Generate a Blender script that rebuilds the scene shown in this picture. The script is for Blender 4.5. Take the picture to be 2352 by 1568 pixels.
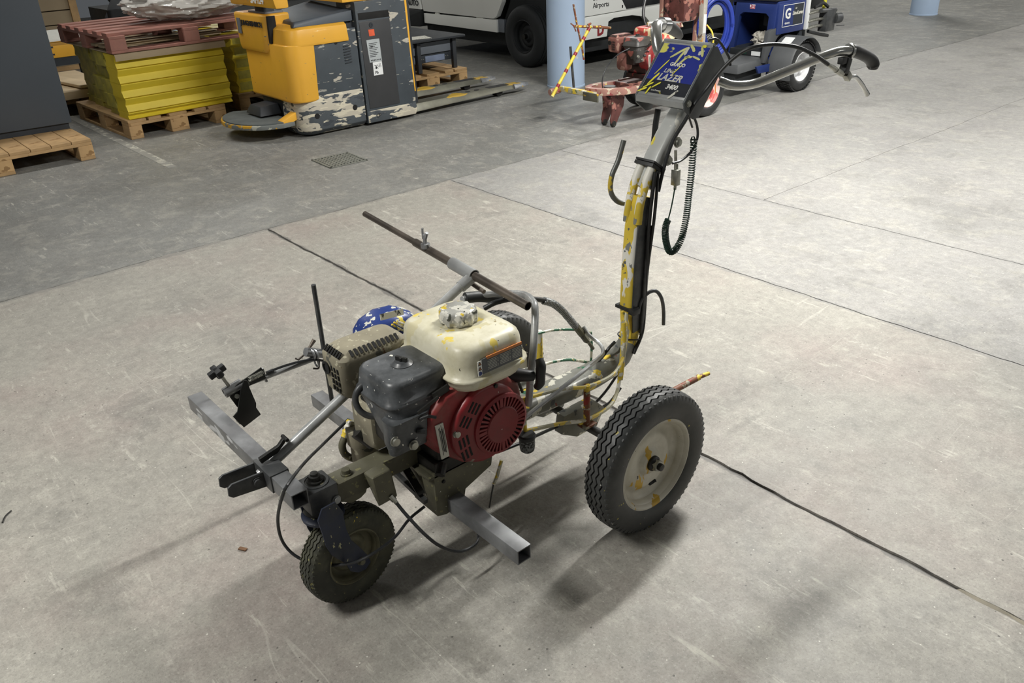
import bpy, bmesh, math, random
from mathutils import Vector, Matrix
from math import sin, cos, pi, radians
SC = bpy.context.scene
for o in list(bpy.data.objects):
    bpy.data.objects.remove(o, do_unlink=True)

# ---------------------------------------------------------------- camera
FPX, W0, H0 = 1923.0, 2352.0, 1568.0
CAMP = Vector((1.49, -1.406, 1.4957))
_th, _ya, _ro = radians(27.41), radians(50.40), radians(2.45)
FW = Vector((-sin(_ya)*cos(_th), cos(_ya)*cos(_th), -sin(_th)))
_r0 = Vector((cos(_ya), sin(_ya), 0)); _u0 = _r0.cross(FW)
RT = _r0*cos(_ro) - _u0*sin(_ro); UP = _r0*sin(_ro) + _u0*cos(_ro)
cd = bpy.data.cameras.new('camera'); cam = bpy.data.objects.new('camera', cd)
SC.collection.objects.link(cam); SC.camera = cam
cam.matrix_world = Matrix((( RT.x, UP.x, -FW.x, CAMP.x), (RT.y, UP.y, -FW.y, CAMP.y), (RT.z, UP.z, -FW.z, CAMP.z), (0, 0, 0, 1)))
cd.sensor_width = 36.0; cd.lens = 36.0*FPX/W0; cd.clip_start = 0.05; cd.clip_end = 200

# ---------------------------------------------------------------- world and light
wd = bpy.data.worlds.new('world'); SC.world = wd; wd.use_nodes = True
wd.node_tree.nodes['Background'].inputs[0].default_value = (0.88, 0.94, 1.0, 1)
wd.node_tree.nodes['Background'].inputs[1].default_value = 0.09
SC.view_settings.view_transform = 'Standard'; SC.view_settings.look = 'None'
SC.view_settings.gamma = 1.0; SC.view_settings.use_curve_mapping = False
SC.view_settings.exposure = 0.0
CEIL = 3.5
LAMPS = [(-0.62, .9+1.75*k, w) for k, w in zip((-4, -2, 1, 2, 4, 6, 8), (.20, 1.05, 2.20, .25, .72, .7, .7))]+[(4.4, 1.8, .16), (4.4, 7.0, .8), (4.4, 12., .8), (-5.6, .3, .42), (-5.6, 6.2, .8), (-5.6, 12., .8), (-10.6, 3.3, .7)]
for lx, ly, pw in LAMPS:
    ld = bpy.data.lights.new('tube_lamp_light', 'AREA'); ld.shape = 'RECTANGLE'; ld.size = 0.12; ld.size_y = 1.5
    ld.energy = 122*pw; ld.color = (1.0, 0.985, 0.94)
    lo = bpy.data.objects.new('tube_lamp_light', ld); SC.collection.objects.link(lo); lo.location = (lx, ly, 3.16)

# ---------------------------------------------------------------- helpers
def at(px, py, ax, v):
    """the world point that lies on the plane x, y or z = v along the sight line of a spot measured in the photograph"""
    d = FW + RT*((px-W0/2)/FPX) - UP*((py-H0/2)/FPX)
    i = 'xyz'.index(ax); t = (v-CAMP[i])/d[i]
    return CAMP + d*t
def atm(pts, ax, v): return [at(p[0], p[1], p[2] if len(p) > 2 else ax, p[3] if len(p) > 3 else v) for p in pts]
ORG = {}
XF = [Matrix.Identity(4)]
class MB:
    def __init__(s): s.v = []; s.f = []
    def add(s, vs, fs):
        b = len(s.v); s.v += [Vector(v) for v in vs]; s.f += [tuple(b+i for i in f) for f in fs]; return s
    def hexa(s, p):     # 4 bottom (ccw) + 4 top
        return s.add(p, [(3,2,1,0),(4,5,6,7),(0,1,5,4),(1,2,6,5),(2,3,7,6),(3,0,4,7)])
    def box(s, x0, x1, y0, y1, z0, z1):
        return s.hexa([(x0,y0,z0),(x1,y0,z0),(x1,y1,z0),(x0,y1,z0),(x0,y0,z1),(x1,y0,z1),(x1,y1,z1),(x0,y1,z1)])
    def obox(s, c, u, v, w, a, b, d):    # oriented box: centre, three axes, half sizes
        c = Vector(c); u = Vector(u).normalized()*a; v = Vector(v).normalized()*b; w = Vector(w).normalized()*d
        return s.hexa([c-u-v-w, c+u-v-w, c+u+v-w, c-u+v-w, c-u-v+w, c+u-v+w, c+u+v+w, c-u+v+w])
    def prism(s, poly, f0, f1):          # poly of 2d points, f0/f1 map 2d->3d for both ends
        n = len(poly); s.add([f0(*p) for p in poly]+[f1(*p) for p in poly],
            [tuple(range(n-1, -1, -1)), tuple(range(n, 2*n))]+[(i, (i+1) % n, n+(i+1) % n, n+i) for i in range(n)]); return s
    def loft(s, rings, cap=True):
        n = len(rings[0]); vs = [p for r in rings for p in r]; fs = []
        for k in range(len(rings)-1):
            for i in range(n):
                j = (i+1) % n; fs.append((k*n+i, k*n+j, (k+1)*n+j, (k+1)*n+i))
        if cap: fs += [tuple(range(n-1, -1, -1)), tuple(range((len(rings)-1)*n, len(rings)*n))]
        return s.add(vs, fs)
    def tube(s, pts, r, n=10, smooth=0, hollow=0, sq=False):
        pts = [Vector(p) for p in pts]
        if smooth:
            q = []
            P = [pts[0]*2-pts[1]]+pts+[pts[-1]*2-pts[-2]]
            for i in range(1, len(P)-2):
                for k in range(smooth):
                    t = k/smooth; a, b, c, d = P[i-1:i+3]
                    q.append(0.5*((2*b)+(c-a)*t+(2*a-5*b+4*c-d)*t*t+(3*b-a-3*c+d)*t**3))
            q.append(pts[-1]); pts = q
        R = r if isinstance(r, (list, tuple)) else [r]*len(pts)
        if len(R) != len(pts):
            R = [R[min(len(R)-1, int(i*len(R)/len(pts)))] if 0 else (lambda u: R[int(u)]*(1-u % 1)+R[min(int(u)+1, len(R)-1)]*(u % 1))(i*(len(R)-1)/(len(pts)-1)) for i in range(len(pts))]
        T = [(pts[min(i+1, len(pts)-1)]-pts[max(i-1, 0)]).normalized() for i in range(len(pts))]
        up = Vector((0, 0, 1)) if abs(T[0].z) < .9 else Vector((0, 1, 0))
        a = T[0].cross(up).normalized(); rings = []
        ph = pi/4 if sq else 0; n = 4 if sq else n
        for i, p in enumerate(pts):
            a = (a-T[i]*a.dot(T[i])).normalized(); b = T[i].cross(a)
            rr = R[i]*(1.4142 if sq else 1)
            rings.append([p+a*rr*cos(ph+2*pi*k/n)+b*rr*sin(ph+2*pi*k/n) for k in range(n)])
        if hollow:
            i0, i1 = [], []
            for ring, i in ((rings[0], 0), (rings[-1], len(pts)-1)):
                c = pts[i]; inn = [c+(q-c)*hollow for q in ring]; dep = T[i]*(R[i]*3)*(1 if i == 0 else -1)
                (i0 if i == 0 else i1).extend([inn, [q+dep for q in inn]])
            rings = [i0[1], i0[0]]+rings+[i1[0], i1[1]]
        return s.loft(rings)
    def lathe(s, prof, o, ax, n=32, ph=0, zig=None, cap=True):   # prof: (radius, along)
        o = Vector(o); ax = Vector(ax).normalized(); u = Vector((0, 0, 1)) if abs(ax.z) < .9 else Vector((0, 1, 0))
        u = (u-ax*u.dot(ax)).normalized(); w = ax.cross(u)
        rings = []
        for k, pr in enumerate(prof):
            ring = []
            for i in range(n):
                a = ph+2*pi*i/n; h = pr[1]
                if zig and len(pr) > 2: h += zig[1]*pr[2]*(abs(((i/zig[0]) % 1)-.5)*4-1)
                ring.append(o+ax*h+(u*cos(a)+w*sin(a))*pr[0])
            rings.append(ring)
        return s.loft(rings, cap)
    def torus(s, c, ax, R, r, n=24, m=8):
        c = Vector(c); ax = Vector(ax).normalized(); u = ax.orthogonal().normalized(); w = ax.cross(u)
        vs = []; fs = []
        for i in range(n):
            a = 2*pi*i/n; d = u*cos(a)+w*sin(a)
            for j in range(m):
                b = 2*pi*j/m; vs.append(c+d*(R+r*cos(b))+ax*r*sin(b))
        for i in range(n):
            for j in range(m):
                fs.append((i*m+j, ((i+1) % n)*m+j, ((i+1) % n)*m+(j+1) % m, i*m+(j+1) % m))
        return s.add(vs, fs)
def rr(w, h, r, n=5, e=0):              # rounded rectangle outline, 2d, centred
    out = []
    for cx, cy, a0 in ((w/2-r, h/2-r, 0), (-w/2+r, h/2-r, pi/2), (-w/2+r, -h/2+r, pi), (w/2-r, -h/2+r, 3*pi/2)):
        for k in range(n): a = a0+k*pi/2/(n-1); out.append((cx+r*cos(a), cy+r*sin(a)))
    return out
def ring_z(cx, cy, w, h, r, z, n=5): return [Vector((cx+x, cy+y, z)) for x, y in rr(w, h, r, n)]
def link(o): SC.collection.objects.link(o); return o
def put(o, c, parent):
    ORG[o.name] = Vector(c)
    if parent is not None: o.parent = parent; o.location = Vector(c)-ORG[parent.name]
    else: o.location = Vector(c)
def obj(name, mb, mat, parent=None, bev=0, seg=2, ang=35, label=None, kind=None, org=None):
    M = XF[0]; vs = [M @ v for v in mb.v]
    lo = Vector([min(v[i] for v in vs) for i in range(3)]); hi = Vector([max(v[i] for v in vs) for i in range(3)])
    c = (lo+hi)/2
    if parent is None: c.z = lo.z
    if org is not None: c = Vector(org)
    me = bpy.data.meshes.new(name); me.from_pydata([v-c for v in vs], [], mb.f); me.update()
    bm = bmesh.new(); bm.from_mesh(me); bmesh.ops.recalc_face_normals(bm, faces=bm.faces)
    if bev:
        ed = [e for e in bm.edges if len(e.link_faces) == 2 and e.calc_face_angle(0) > radians(30)]
        bmesh.ops.bevel(bm, geom=ed, offset=bev, segments=seg, affect='EDGES', profile=0.6, clamp_overlap=True)
    bm.to_mesh(me); bm.free()
    for p in me.polygons: p.use_smooth = True
    try: me.set_sharp_from_angle(angle=radians(ang))
    except Exception: pass
    if mat: me.materials.append(mat)
    o = link(bpy.data.objects.new(name, me)); put(o, c, parent)
    if label: o['label'] = label
    if kind: o['kind'] = kind
    return o
def thing(name, label, cat, loc, group=None):
    o = link(bpy.data.objects.new(name, None)); o.empty_display_size = .05; put(o, XF[0] @ Vector(loc), None)
    return tag(o, label, cat, group)
def tag(o, label, cat, group=None):
    o['label'] = label; o['category'] = cat
    if group: o['group'] = group
    return o
def dup(root, off, label=None):
    """copy a thing with its parts and sub-parts (mesh data shared), moved by off"""
    def cp(o, par):
        c = o.copy(); link(c); ORG[c.name] = ORG[o.name]+Vector(off)
        if par is not None: c.parent = par; c.matrix_parent_inverse = Matrix.Identity(4)
        else: c.location = ORG[c.name]
        for ch in o.children: cp(ch, c)
        return c
    r = cp(root, None)
    if label: r['label'] = label
    return r
def text(name, body, size, o, u, v, mat, parent, depth=0.0008, bold=0, align='CENTER', label=None, shear=0):
    """flat lettering laid on a surface: o centre, u reading direction, v up direction"""
    cu = bpy.data.curves.new(name, 'FONT'); cu.body = body; cu.size = size; cu.align_x = align; cu.align_y = 'CENTER'
    cu.extrude = depth; cu.offset = bold; cu.shear = shear; cu.resolution_u = 2
    t = bpy.data.objects.new(name, cu); link(t); bpy.context.view_layer.update()
    me = bpy.data.meshes.new_from_object(t.evaluated_get(bpy.context.evaluated_depsgraph_get()))
    bpy.data.objects.remove(t)
    u = Vector(u).normalized(); v = (Vector(v)-u*Vector(v).dot(u)).normalized(); w = u.cross(v); o = Vector(o)
    mb = MB(); mb.v = [o+u*q.co.x+v*q.co.y+w*q.co.z for q in me.vertices]; mb.f = [tuple(p.vertices) for p in me.polygons]
    return obj(name, mb, mat, parent, label=label)

# ---------------------------------------------------------------- materials
def srgb(c):
    if isinstance(c, str): c = [int(c[i:i+2], 16)/255 for i in (0, 2, 4)]
    return tuple(((x/12.92) if x <= .04045 else ((x+.055)/1.055)**2.4) for x in c)+(1,)
class NT:
    def __init__(s, name):
        s.m = bpy.data.materials.new(name); s.m.use_nodes = True; s.t = s.m.node_tree; s.b = s.t.nodes['Principled BSDF']
        s.tc = s.t.nodes.new('ShaderNodeTexCoord').outputs['Object']; s.geo = None
    def n(s, k, **kw):
        x = s.t.nodes.new(k)
        for a, b in kw.items(): setattr(x, a, b)
        return x
    def L(s, a, b): s.t.links.new(a, b)
    def noise(s, scale, detail=4, rough=.55, seed=0, vec=None, stretch=None):
        x = s.n('ShaderNodeTexNoise', noise_dimensions='4D'); x.inputs['Scale'].default_value = scale; x.inputs['Detail'].default_value = detail
        x.inputs['Roughness'].default_value = rough; x.inputs['W'].default_value = seed
        v = vec or s.tc
        if stretch:
            mp = s.n('ShaderNodeMapping'); mp.inputs['Scale'].default_value = stretch[:3]
            if len(stretch) > 3: mp.inputs['Rotation'].default_value = (0, 0, stretch[3])
            s.L(v, mp.inputs['Vector']); v = mp.outputs[0]
        s.L(v, x.inputs['Vector']); return x.outputs['Fac']
    def ramp(s, fac, lo, hi):
        x = s.n('ShaderNodeMapRange', clamp=True); x.inputs['From Min'].default_value = lo; x.inputs['From Max'].default_value = hi
        s.L(fac, x.inputs['Value']); return x.outputs[0]
    def mul(s, a, b):
        x = s.n('ShaderNodeMath', operation='MULTIPLY'); s.L(a, x.inputs[0])
        if isinstance(b, (int, float)): x.inputs[1].default_value = b
        else: s.L(b, x.inputs[1])
        return x.outputs[0]
    def mix(s, fac, a, b, mode='MIX'):
        x = s.n('ShaderNodeMix', data_type='RGBA', blend_type=mode)
        if isinstance(fac, (int, float)): x.inputs[0].default_value = fac
        else: s.L(fac, x.inputs[0])
        for q, i in ((a, 6), (b, 7)):
            if isinstance(q, tuple): x.inputs[i].default_value = q
            else: s.L(q, x.inputs[i])
        return x.outputs[2]
    def bump(s, h, st=.3, dist=.002):
        x = s.n('ShaderNodeBump'); x.inputs['Strength'].default_value = st; x.inputs['Distance'].default_value = dist
        s.L(h, x.inputs['Height']); s.L(x.outputs[0], s.b.inputs['Normal'])
def mat(name, col, rough=.5, metal=0., splats=(), var=.12, vs=9., bump=0, bs=60, dirt=None, spec=None, alpha=None, trans=0, coat=0):
    """base colour with slight variation + paint splashes (colour, noise scale, threshold, seed[, stretch])"""
    N = NT(name); c = srgb(col) if not isinstance(col, tuple) else col
    dk = tuple(x*(1-var*2.2) for x in c[:3])+(1,); lt = tuple(min(1, x*(1+var)) for x in c[:3])+(1,)
    cur = N.mix(N.ramp(N.noise(vs, 5), .3, .7), dk, lt)
    if dirt: cur = N.mix(N.mul(N.ramp(N.noise(dirt[1], 6, .65, 7.7), .42, .66), dirt[2]), cur, srgb(dirt[0]))
    rr_ = None
    for sp in splats:
        k = N.ramp(N.noise(sp[1], 3, .5, sp[3], stretch=sp[4] if len(sp) > 4 else None), sp[2], sp[2]+.012)
        cur = N.mix(k, cur, srgb(sp[0])); rr_ = k if rr_ is None else rr_
        if metal > .3:
            x = N.n('ShaderNodeMath', operation='SUBTRACT'); x.inputs[0].default_value = 1; N.L(k, x.inputs[1])
            met = x.outputs[0]; y = N.n('ShaderNodeMath', operation='MULTIPLY'); N.L(met, y.inputs[0])
            if N.b.inputs['Metallic'].is_linked: N.L(N.b.inputs['Metallic'].links[0].from_socket, y.inputs[1])
            else: y.inputs[1].default_value = metal
            N.L(y.outputs[0], N.b.inputs['Metallic'])
    N.L(cur, N.b.inputs['Base Color'])
    if not N.b.inputs['Metallic'].is_linked: N.b.inputs['Metallic'].default_value = metal
    r = N.n('ShaderNodeMapRange'); r.inputs['To Min'].default_value = max(0, rough-.1); r.inputs['To Max'].default_value = min(1, rough+.1)
    N.L(N.noise(vs*2, 4, .6, 3.3), r.inputs['Value']); N.L(r.outputs[0], N.b.inputs['Roughness'])
    if bump: N.bump(N.noise(bs, 5), bump)
    if trans: N.b.inputs['Transmission Weight'].default_value = trans
    if coat: N.b.inputs['Coat Weight'].default_value = coat
    if alpha is not None: N.b.inputs['Alpha'].default_value = alpha
    return N.m
YEL, WHI, GRE = 'dfc344', 'dedcd2', '2f6b4e'
m = {}
m['spine'] = mat('splashed_grey_paint', '86877f', .42, var=.15, dirt=('6e6f68', 9, .7), splats=(('d6d4c6', 22, .575, 1.), (YEL, 18, .62, 2.), ('55585a', 30, .62, 5.), (GRE, 14, .65, 9.), ('8a3c30', 16, .67, 4.)))
m['hook'] = mat('yellow_flecked_steel_rod', '6d6f6c', .4, .3, splats=(('d8bd48', 16, .57, 2.), (WHI, 30, .66, 1.)))
m['post'] = mat('yellow_paint_over_grey', YEL, .45, splats=(('e6e4da', 15, .525, 1.2, (1, 1, .4)), ('7d7f7c', 34, .60, 5., (1, 1, .6)), (YEL, 26, .60, 6., (1, 1, .4)), ('55585a', 60, .66, 7.), (GRE, 14, .70, 9.)))
m['grey'] = mat('grey_powder_coat', '54585a', .5, splats=((WHI, 40, .72, 1.), (YEL, 30, .74, 2.)), vs=20)
m['dkgrey'] = mat('dark_grey_steel', '4c4e50', .45, .4, var=.2, dirt=('70716e', 14, .5))
m['steel'] = mat('brushed_steel', 'a6a8aa', .34, .55, var=.2, vs=14, dirt=('4d4b49', 8, .6))
m['bar'] = mat('mill_scale_steel_bar', '858789', .40, .35, var=.2, vs=10, dirt=('5a5a5c', 7, .8), splats=(('b4b6b8', 12, .60, 4., (.4, 1, 1)),))
m['galv'] = mat('pale_galvanised_tube', 'b4b6b6', .3, .15, var=.15, vs=14, dirt=('6f7070', 12, .6))
m['chrome'] = mat('chrome', 'c6c7c4', .2, .8, var=.1, splats=(('8a8a5c', 60, .78, 3.),))
m['zinc'] = mat('zinc_bolt', 'a5a59c', .35, .8, var=.2, vs=50)
m['black'] = mat('black_rubber', '2a2b2c', .5, var=.2, vs=20, splats=((WHI, 90, .75, 1.),))
m['hose'] = mat('black_hose', '232425', .4, var=.2, splats=((YEL, 25, .70, 4.),))
m['cable'] = mat('black_cable_sheath', '2e3032', .4, var=.25, vs=8, splats=(('8d8d86', 22, .68, 2.),))
m['tyre'] = mat('worn_tyre_rubber', '3d3f3f', .5, var=.22, vs=12, splats=(('c9b94a', 34, .70, 1.), ('c0c0b8', 70, .715, 2.)), dirt=('555552', 6, .6))
m['tyreg'] = mat('muddy_tyre_rubber', '3e3f37', .65, var=.22, vs=14, splats=(('7b784c', 80, .66, 1.), (YEL, 50, .73, 6.)), dirt=('60604a', 9, .8))
m['rim'] = mat('cream_rim_paint', 'd9d5c6', .42, var=.05, splats=(('cfa83a', 13, .60, 1.3, (1, 1.6, .5)), ('2b2a26', 60, .70, 2.)), dirt=('a59f8c', 12, .5))
m['rimg'] = mat('dirty_olive_rim', '77745c', .6, var=.2, splats=(('a89f58', 50, .68, 1.),), dirt=('4c4a3a', 14, .7))
m['tank'] = mat('cream_tank_paint', 'd9d5bf', .38, var=.05, vs=6, splats=(('dcc660', 24, .635, 3.1, (1, 1, .5)), ('8a7a50', 40, .69, 2.), ('33302a', 70, .715, 5.), ('c9c2a0', 16, .57, 8., (1, 1, .5))), dirt=('aaa37f', 12, .6), bump=.2)
m['cap'] = mat('paint_caked_cap', 'b4b4ae', .22, .2, var=.15, splats=((WHI, 34, .50, 1.), ('d8bd48', 26, .60, 2.), ('55564f', 44, .615, 3.)))
m['filter'] = mat('black_filter_housing', '303335', .36, var=.14, vs=8, splats=(('c9cac4', 110, .68, 1.), (WHI, 46, .705, 2.), ('85888a', 14, .66, 3., (1, 1, .4))), dirt=('74777a', 7, .7), bump=.1)
m['muffler'] = mat('dusty_olive_muffler', '87816e', .7, var=.18, vs=10, splats=(('a9a48e', 50, .60, 1.), ('5e4630', 30, .70, 2.), ('53524a', 18, .66, 4.)), bump=.35)
m['olive'] = mat('overspray_olive_steel', '62604f', .5, .15, var=.2, vs=10, splats=(('7d7a58', 70, .63, 1.), ('d6c85e', 40, .70, 2.), ('c7c6b8', 60, .69, 3.)), bump=.15)
m['red'] = mat('red_shroud_paint', '8f1f28', .4, var=.12, splats=(('8d8478', 22, .68, 1.), (WHI, 90, .74, 2.)), dirt=('5e3a34', 6, .6))
m['redd'] = mat('dusty_red_shroud', '8c2a2c', .5, var=.15, dirt=('706a5c', 5, .8), splats=((WHI, 70, .77, 2.),))
m['dark'] = mat('oily_black_metal', '262624', .45, .2, var=.25, vs=20, splats=(('77745e', 40, .68, 1.),))
m['hole'] = mat('slot_shadow_black', '101010', .8, var=.05)
m['blue'] = mat('dark_blue_paint', '222b44', .5, var=.2, splats=(('a9a680', 110, .655, 1., (1, 1, .4)), ('c9a640', 40, .71, 2.)), dirt=('3f4038', 12, .5))
m['bluecap'] = mat('blue_cover_paint', '223878', .4, var=.12, splats=(('cfd0c4', 48, .57, 1., (1, 1, 1.6)), ('d9c24a', 30, .66, 2.)), vs=8)
m['panel'] = mat('blue_console_label', '22308c', .35, var=.1, splats=(('d8d468', 9, .60, 1.4, (1, 2.2, 1)), ('c9cac0', 22, .68, 2.)))
m['panelk'] = mat('black_console_label', '23262e', .35, var=.1, splats=(('d8d04a', 10, .60, 1.1, (1, 2.2, 1)),))
m['alu'] = mat('scratched_aluminium', 'a2a4a4', .32, .3, var=.15, splats=(('e0cf45', 14, .68, 1.), (WHI, 20, .68, 2.)))
m['splat'] = mat('multicolour_splashed_rod', 'b9b59a', .45, splats=((YEL, 22, .50, 1.), ('6f7a5c', 40, .62, 2.), (WHI, 30, .60, 3.)))
m['splatg'] = mat('green_splashed_rod', 'b9b8a4', .45, splats=((GRE, 20, .48, 1.), ('e6e3d2', 24, .58, 3.), (YEL, 30, .66, 4.)))
m['rust'] = mat('rusty_paint_rod', '7a4c34', .6, splats=((YEL, 26, .56, 1.), ('9b9684', 40, .57, 2.), ('8e2e22', 30, .62, 3.)))
m['green'] = mat('dark_green_coil_cord', '1f3a30', .4, var=.2, splats=(('b8b4a0', 24, .68, 1.),))
m['white'] = mat('white_print', 'e6e6e0', .5, var=.03)
m['ink'] = mat('dark_print', '26282a', .5, var=.03)
m['worn'] = mat('worn_white_decal', 'c9c8bd', .5, var=.05, splats=(('4a4a46', 60, .60, 1., (1, 1, .3)),))
m['ltxt'] = mat('grey_warning_decal', '5a5d60', .45, var=.05)
m['orange'] = mat('orange_decal_strip', 'c87a3c', .45, var=.1)
m['mesh'] = mat('wire_mesh_grey', '7d8080', .5, .3, splats=(('2e3030', 150, .50, 1.),), bump=.6, bs=300)
# ================================================================ setting
def floor_mat(name, c1, c2, c3, pits=1., scr=1., wear=1.):
    N = NT(name); g = N.n('ShaderNodeNewGeometry').outputs['Position']; N.tc = g
    cur = N.mix(N.ramp(N.noise(.9, 6, .66, 1.), .38, .62), srgb(c1), srgb(c2))
    cur = N.mix(N.mul(N.ramp(N.noise(1.5, 5, .6, 4.), .46, .68), .75), cur, srgb(c3))
    cur = N.mix(N.mul(N.ramp(N.noise(.8, 4, .6, 9.), .56, .66), .42), cur, srgb('6d6c69'))
    cur = N.mix(N.mul(N.ramp(N.noise(3.2, 6, .72, 12.), .54, .62), .35), cur, srgb('74736f'))
    cur = N.mix(N.mul(N.ramp(N.noise(7., 7, .75, 14.), .50, .60), .35), cur, srgb('b6b3a8'))
    cur = N.mix(N.ramp(N.noise(28, 6, .7, 2.), .25, .75), cur, N.mix(1.0, cur, srgb('c9c9c9'), 'MULTIPLY'))
    cur = N.mix(N.mul(N.ramp(N.noise(150, 4, .8, 3.), .5, .75), .75), cur, srgb('55534f'))
    cur = N.mix(N.mul(N.ramp(N.noise(110, 4, .8, 5.), .54, .75), .6), cur, srgb('c6c2b8'))
    for i, (sx, sy, an, th, st) in enumerate(((2., 14., .5, .60, .40), (3., 22., 1.1, .61, .40), (2.5, 18., -.35, .61, .35), (2., 30., 2.2, .61, .4), (.8, 9., .1, .62, .3), (3., 16., .9, .60, .35))):
        w = N.n('ShaderNodeMixRGB') if 0 else None
        s_ = N.ramp(N.noise(1.1, 7, .72, 20.+i*3, stretch=(sx, sy, 1, an)), th, th+.035)
        brk = N.ramp(N.noise(9., 4, .6, 40.+i), .48, .6)
        cur = N.mix(N.mul(N.mul(s_, brk), st*scr), cur, srgb('cfccc0'))
    for i, (st_, sc_) in enumerate((((.5,5,1,.4),1.3),((4,.5,1,.2),1.5),((.5,6,1,1.3),.9),((.5,5,1,-.7),1.2))):   # long thin scratches
        n_ = N.noise(sc_, 2, .5, 80.+i*5, stretch=st_); a_ = N.n('ShaderNodeMath', operation='SUBTRACT'); N.L(n_, a_.inputs[0]); a_.inputs[1].default_value = .5
        b_ = N.n('ShaderNodeMath', operation='ABSOLUTE'); N.L(a_.outputs[0], b_.inputs[0]); c_ = N.n('ShaderNodeMapRange', clamp=True)
        c_.inputs['From Min'].default_value = .0012; c_.inputs['From Max'].default_value = .0035; c_.inputs['To Min'].default_value = 1; c_.inputs['To Max'].default_value = 0; N.L(b_.outputs[0], c_.inputs['Value'])
        cur = N.mix(N.mul(N.mul(c_.outputs[0], N.ramp(N.noise(1.6, 4, .6, 90.+i), .56, .64)), .26*scr), cur, srgb('d0cdc2'))
    # blotchy white scuffs
    cur = N.mix(N.mul(N.mul(N.ramp(N.noise(2.2, 8, .78, 60., stretch=(1, 2.4, 1, .6)), .56, .64), N.ramp(N.noise(40, 4, .7, 61.), .45, .6)), .45*scr), cur, srgb('cdcac0'))
    # worn, dirt-filled slab joints
    sx_ = N.n('ShaderNodeSeparateXYZ'); N.L(g, sx_.inputs[0])
    for (out, v0, wd_, col_, st_) in ((1, .352, .016, '5d5b58', .75), (1, 1.585, .022, '7b7a78', .6), (1, 2.53, .02, '7b7a78', .5), (0, -2.67, .03, '6f6e6b', .5)):
        a_ = N.n('ShaderNodeMath', operation='SUBTRACT'); N.L(sx_.outputs[out], a_.inputs[0]); a_.inputs[1].default_value = v0
        b_ = N.n('ShaderNodeMath', operation='ABSOLUTE'); N.L(a_.outputs[0], b_.inputs[0])
        n_ = N.n('ShaderNodeMapRange'); n_.inputs['From Min'].default_value = .38; n_.inputs['From Max'].default_value = .68; n_.inputs['To Min'].default_value = .001; n_.inputs['To Max'].default_value = wd_*1.7; N.L(N.noise(5, 6, .7, 33.), n_.inputs['Value'])
        d_ = N.n('ShaderNodeMath', operation='SUBTRACT'); N.L(n_.outputs[0], d_.inputs[0]); N.L(b_.outputs[0], d_.inputs[1])
        cur = N.mix(N.mul(N.ramp(d_.outputs[0], 0, .006), st_*(wear if out == 1 else 1)), cur, srgb(col_))
    # pits and grit
    v = N.n('ShaderNodeTexVoronoi'); v.inputs['Scale'].default_value = 26; N.L(g, v.inputs['Vector'])
    p_ = N.n('ShaderNodeMath', operation='LESS_THAN'); N.L(v.outputs['Distance'], p_.inputs[0]); p_.inputs[1].default_value = .075
    mk = N.ramp(N.noise(3., 3, .6, 70.), .46, .52)
    pit = N.mul(p_.outputs[0], mk)
    cur = N.mix(N.mul(pit, .8*pits), cur, srgb('45423e'))
    v2 = N.n('ShaderNodeTexVoronoi'); v2.inputs['Scale'].default_value = 24; v2.inputs['Randomness'].default_value = 1; N.L(g, v2.inputs['Vector'])
    p2 = N.n('ShaderNodeMath', operation='LESS_THAN'); N.L(v2.outputs['Distance'], p2.inputs[0]); p2.inputs[1].default_value = .05
    cur = N.mix(N.mul(p2.outputs[0], .7), cur, srgb('d8d6cc'))
    N.L(cur, N.b.inputs['Base Color'])
    r = N.n('ShaderNodeMapRange'); r.inputs['To Min'].default_value = .42; r.inputs['To Max'].default_value = .72
    N.L(N.noise(6, 6, .7, 8.), r.inputs['Value']); N.L(r.outputs[0], N.b.inputs['Roughness'])
    N.bump(N.noise(90, 6, .75, 6.), .28, .002)
    return N.m
m['slab'] = floor_mat('worn_concrete', '9a978f', 'a6a39a', 'a1958e')
m['slabg'] = floor_mat('greyer_concrete', '989794', 'a4a29e', '949290', .8, .7)
m['slabd'] = floor_mat('dark_smooth_concrete', '80817e', '8c8c88', '777672', .3, 1., 0.)
m['joint'] = mat('dark_joint_filler', '6c6a66', .8, var=.25, vs=30, bump=.5)
flr = link(bpy.data.objects.new('floor', None)); put(flr, V_ if 0 else Vector((0, 0, 0)), None); flr['kind'] = 'structure'
obj('joint_filler', MB().box(-16, 8, -10, 24, -.05, -.006), m['joint'], flr)
random.seed(3)
def wav(L, t, seed, amp):   # slightly wandering joint
    return amp*(sin(t*1.7+seed)+.6*sin(t*4.1+seed*2.3)+.35*sin(t*11+seed*5)+.3*sin(t*29+seed*7)+.25*sin(t*61+seed*3))
def slab(x0, x1, y0, y1, mt, gx0, gx1, gy0, gy1, cam_side=True):
    """concrete slab with wandering, slightly chipped edges; g* = (half gap, seed, amplitude) of each joint"""
    def edge(a, b, fixed, g, horiz, sign):
        n = max(2, int(abs(b-a)/.035)); n = min(n, 260); out = []
        for k in range(n):
            t = a+(b-a)*k/n; w = fixed+sign*g[0]+wav(0, t, g[1], g[2])+sign*abs(random.gauss(0, g[0]*.35))
            out.append((t, w) if horiz else (w, t))
        return out
    P = edge(x0, x1, y0, gy0, True, 1)+edge(y0, y1, x1, gx1, False, -1)+edge(x1, x0, y1, gy1, True, -1)+edge(y1, y0, x0, gx0, False, 1)
    return obj('slab', MB().add([(x, y, 0) for x, y in P]+[(x, y, -.02) for x, y in P], [tuple(range(len(P)))]+[(i, (i+1) % len(P), len(P)+(i+1) % len(P), len(P)+i) for i in range(len(P))]), mt, flr, ang=20)
XJ, Y1, Y2, Y3 = -2.67, .352, 1.585, 2.53
jA, jB, jC = (.0055, 1., .005), (.0022, 2., .006), (.0018, 3.5, .006)
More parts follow.
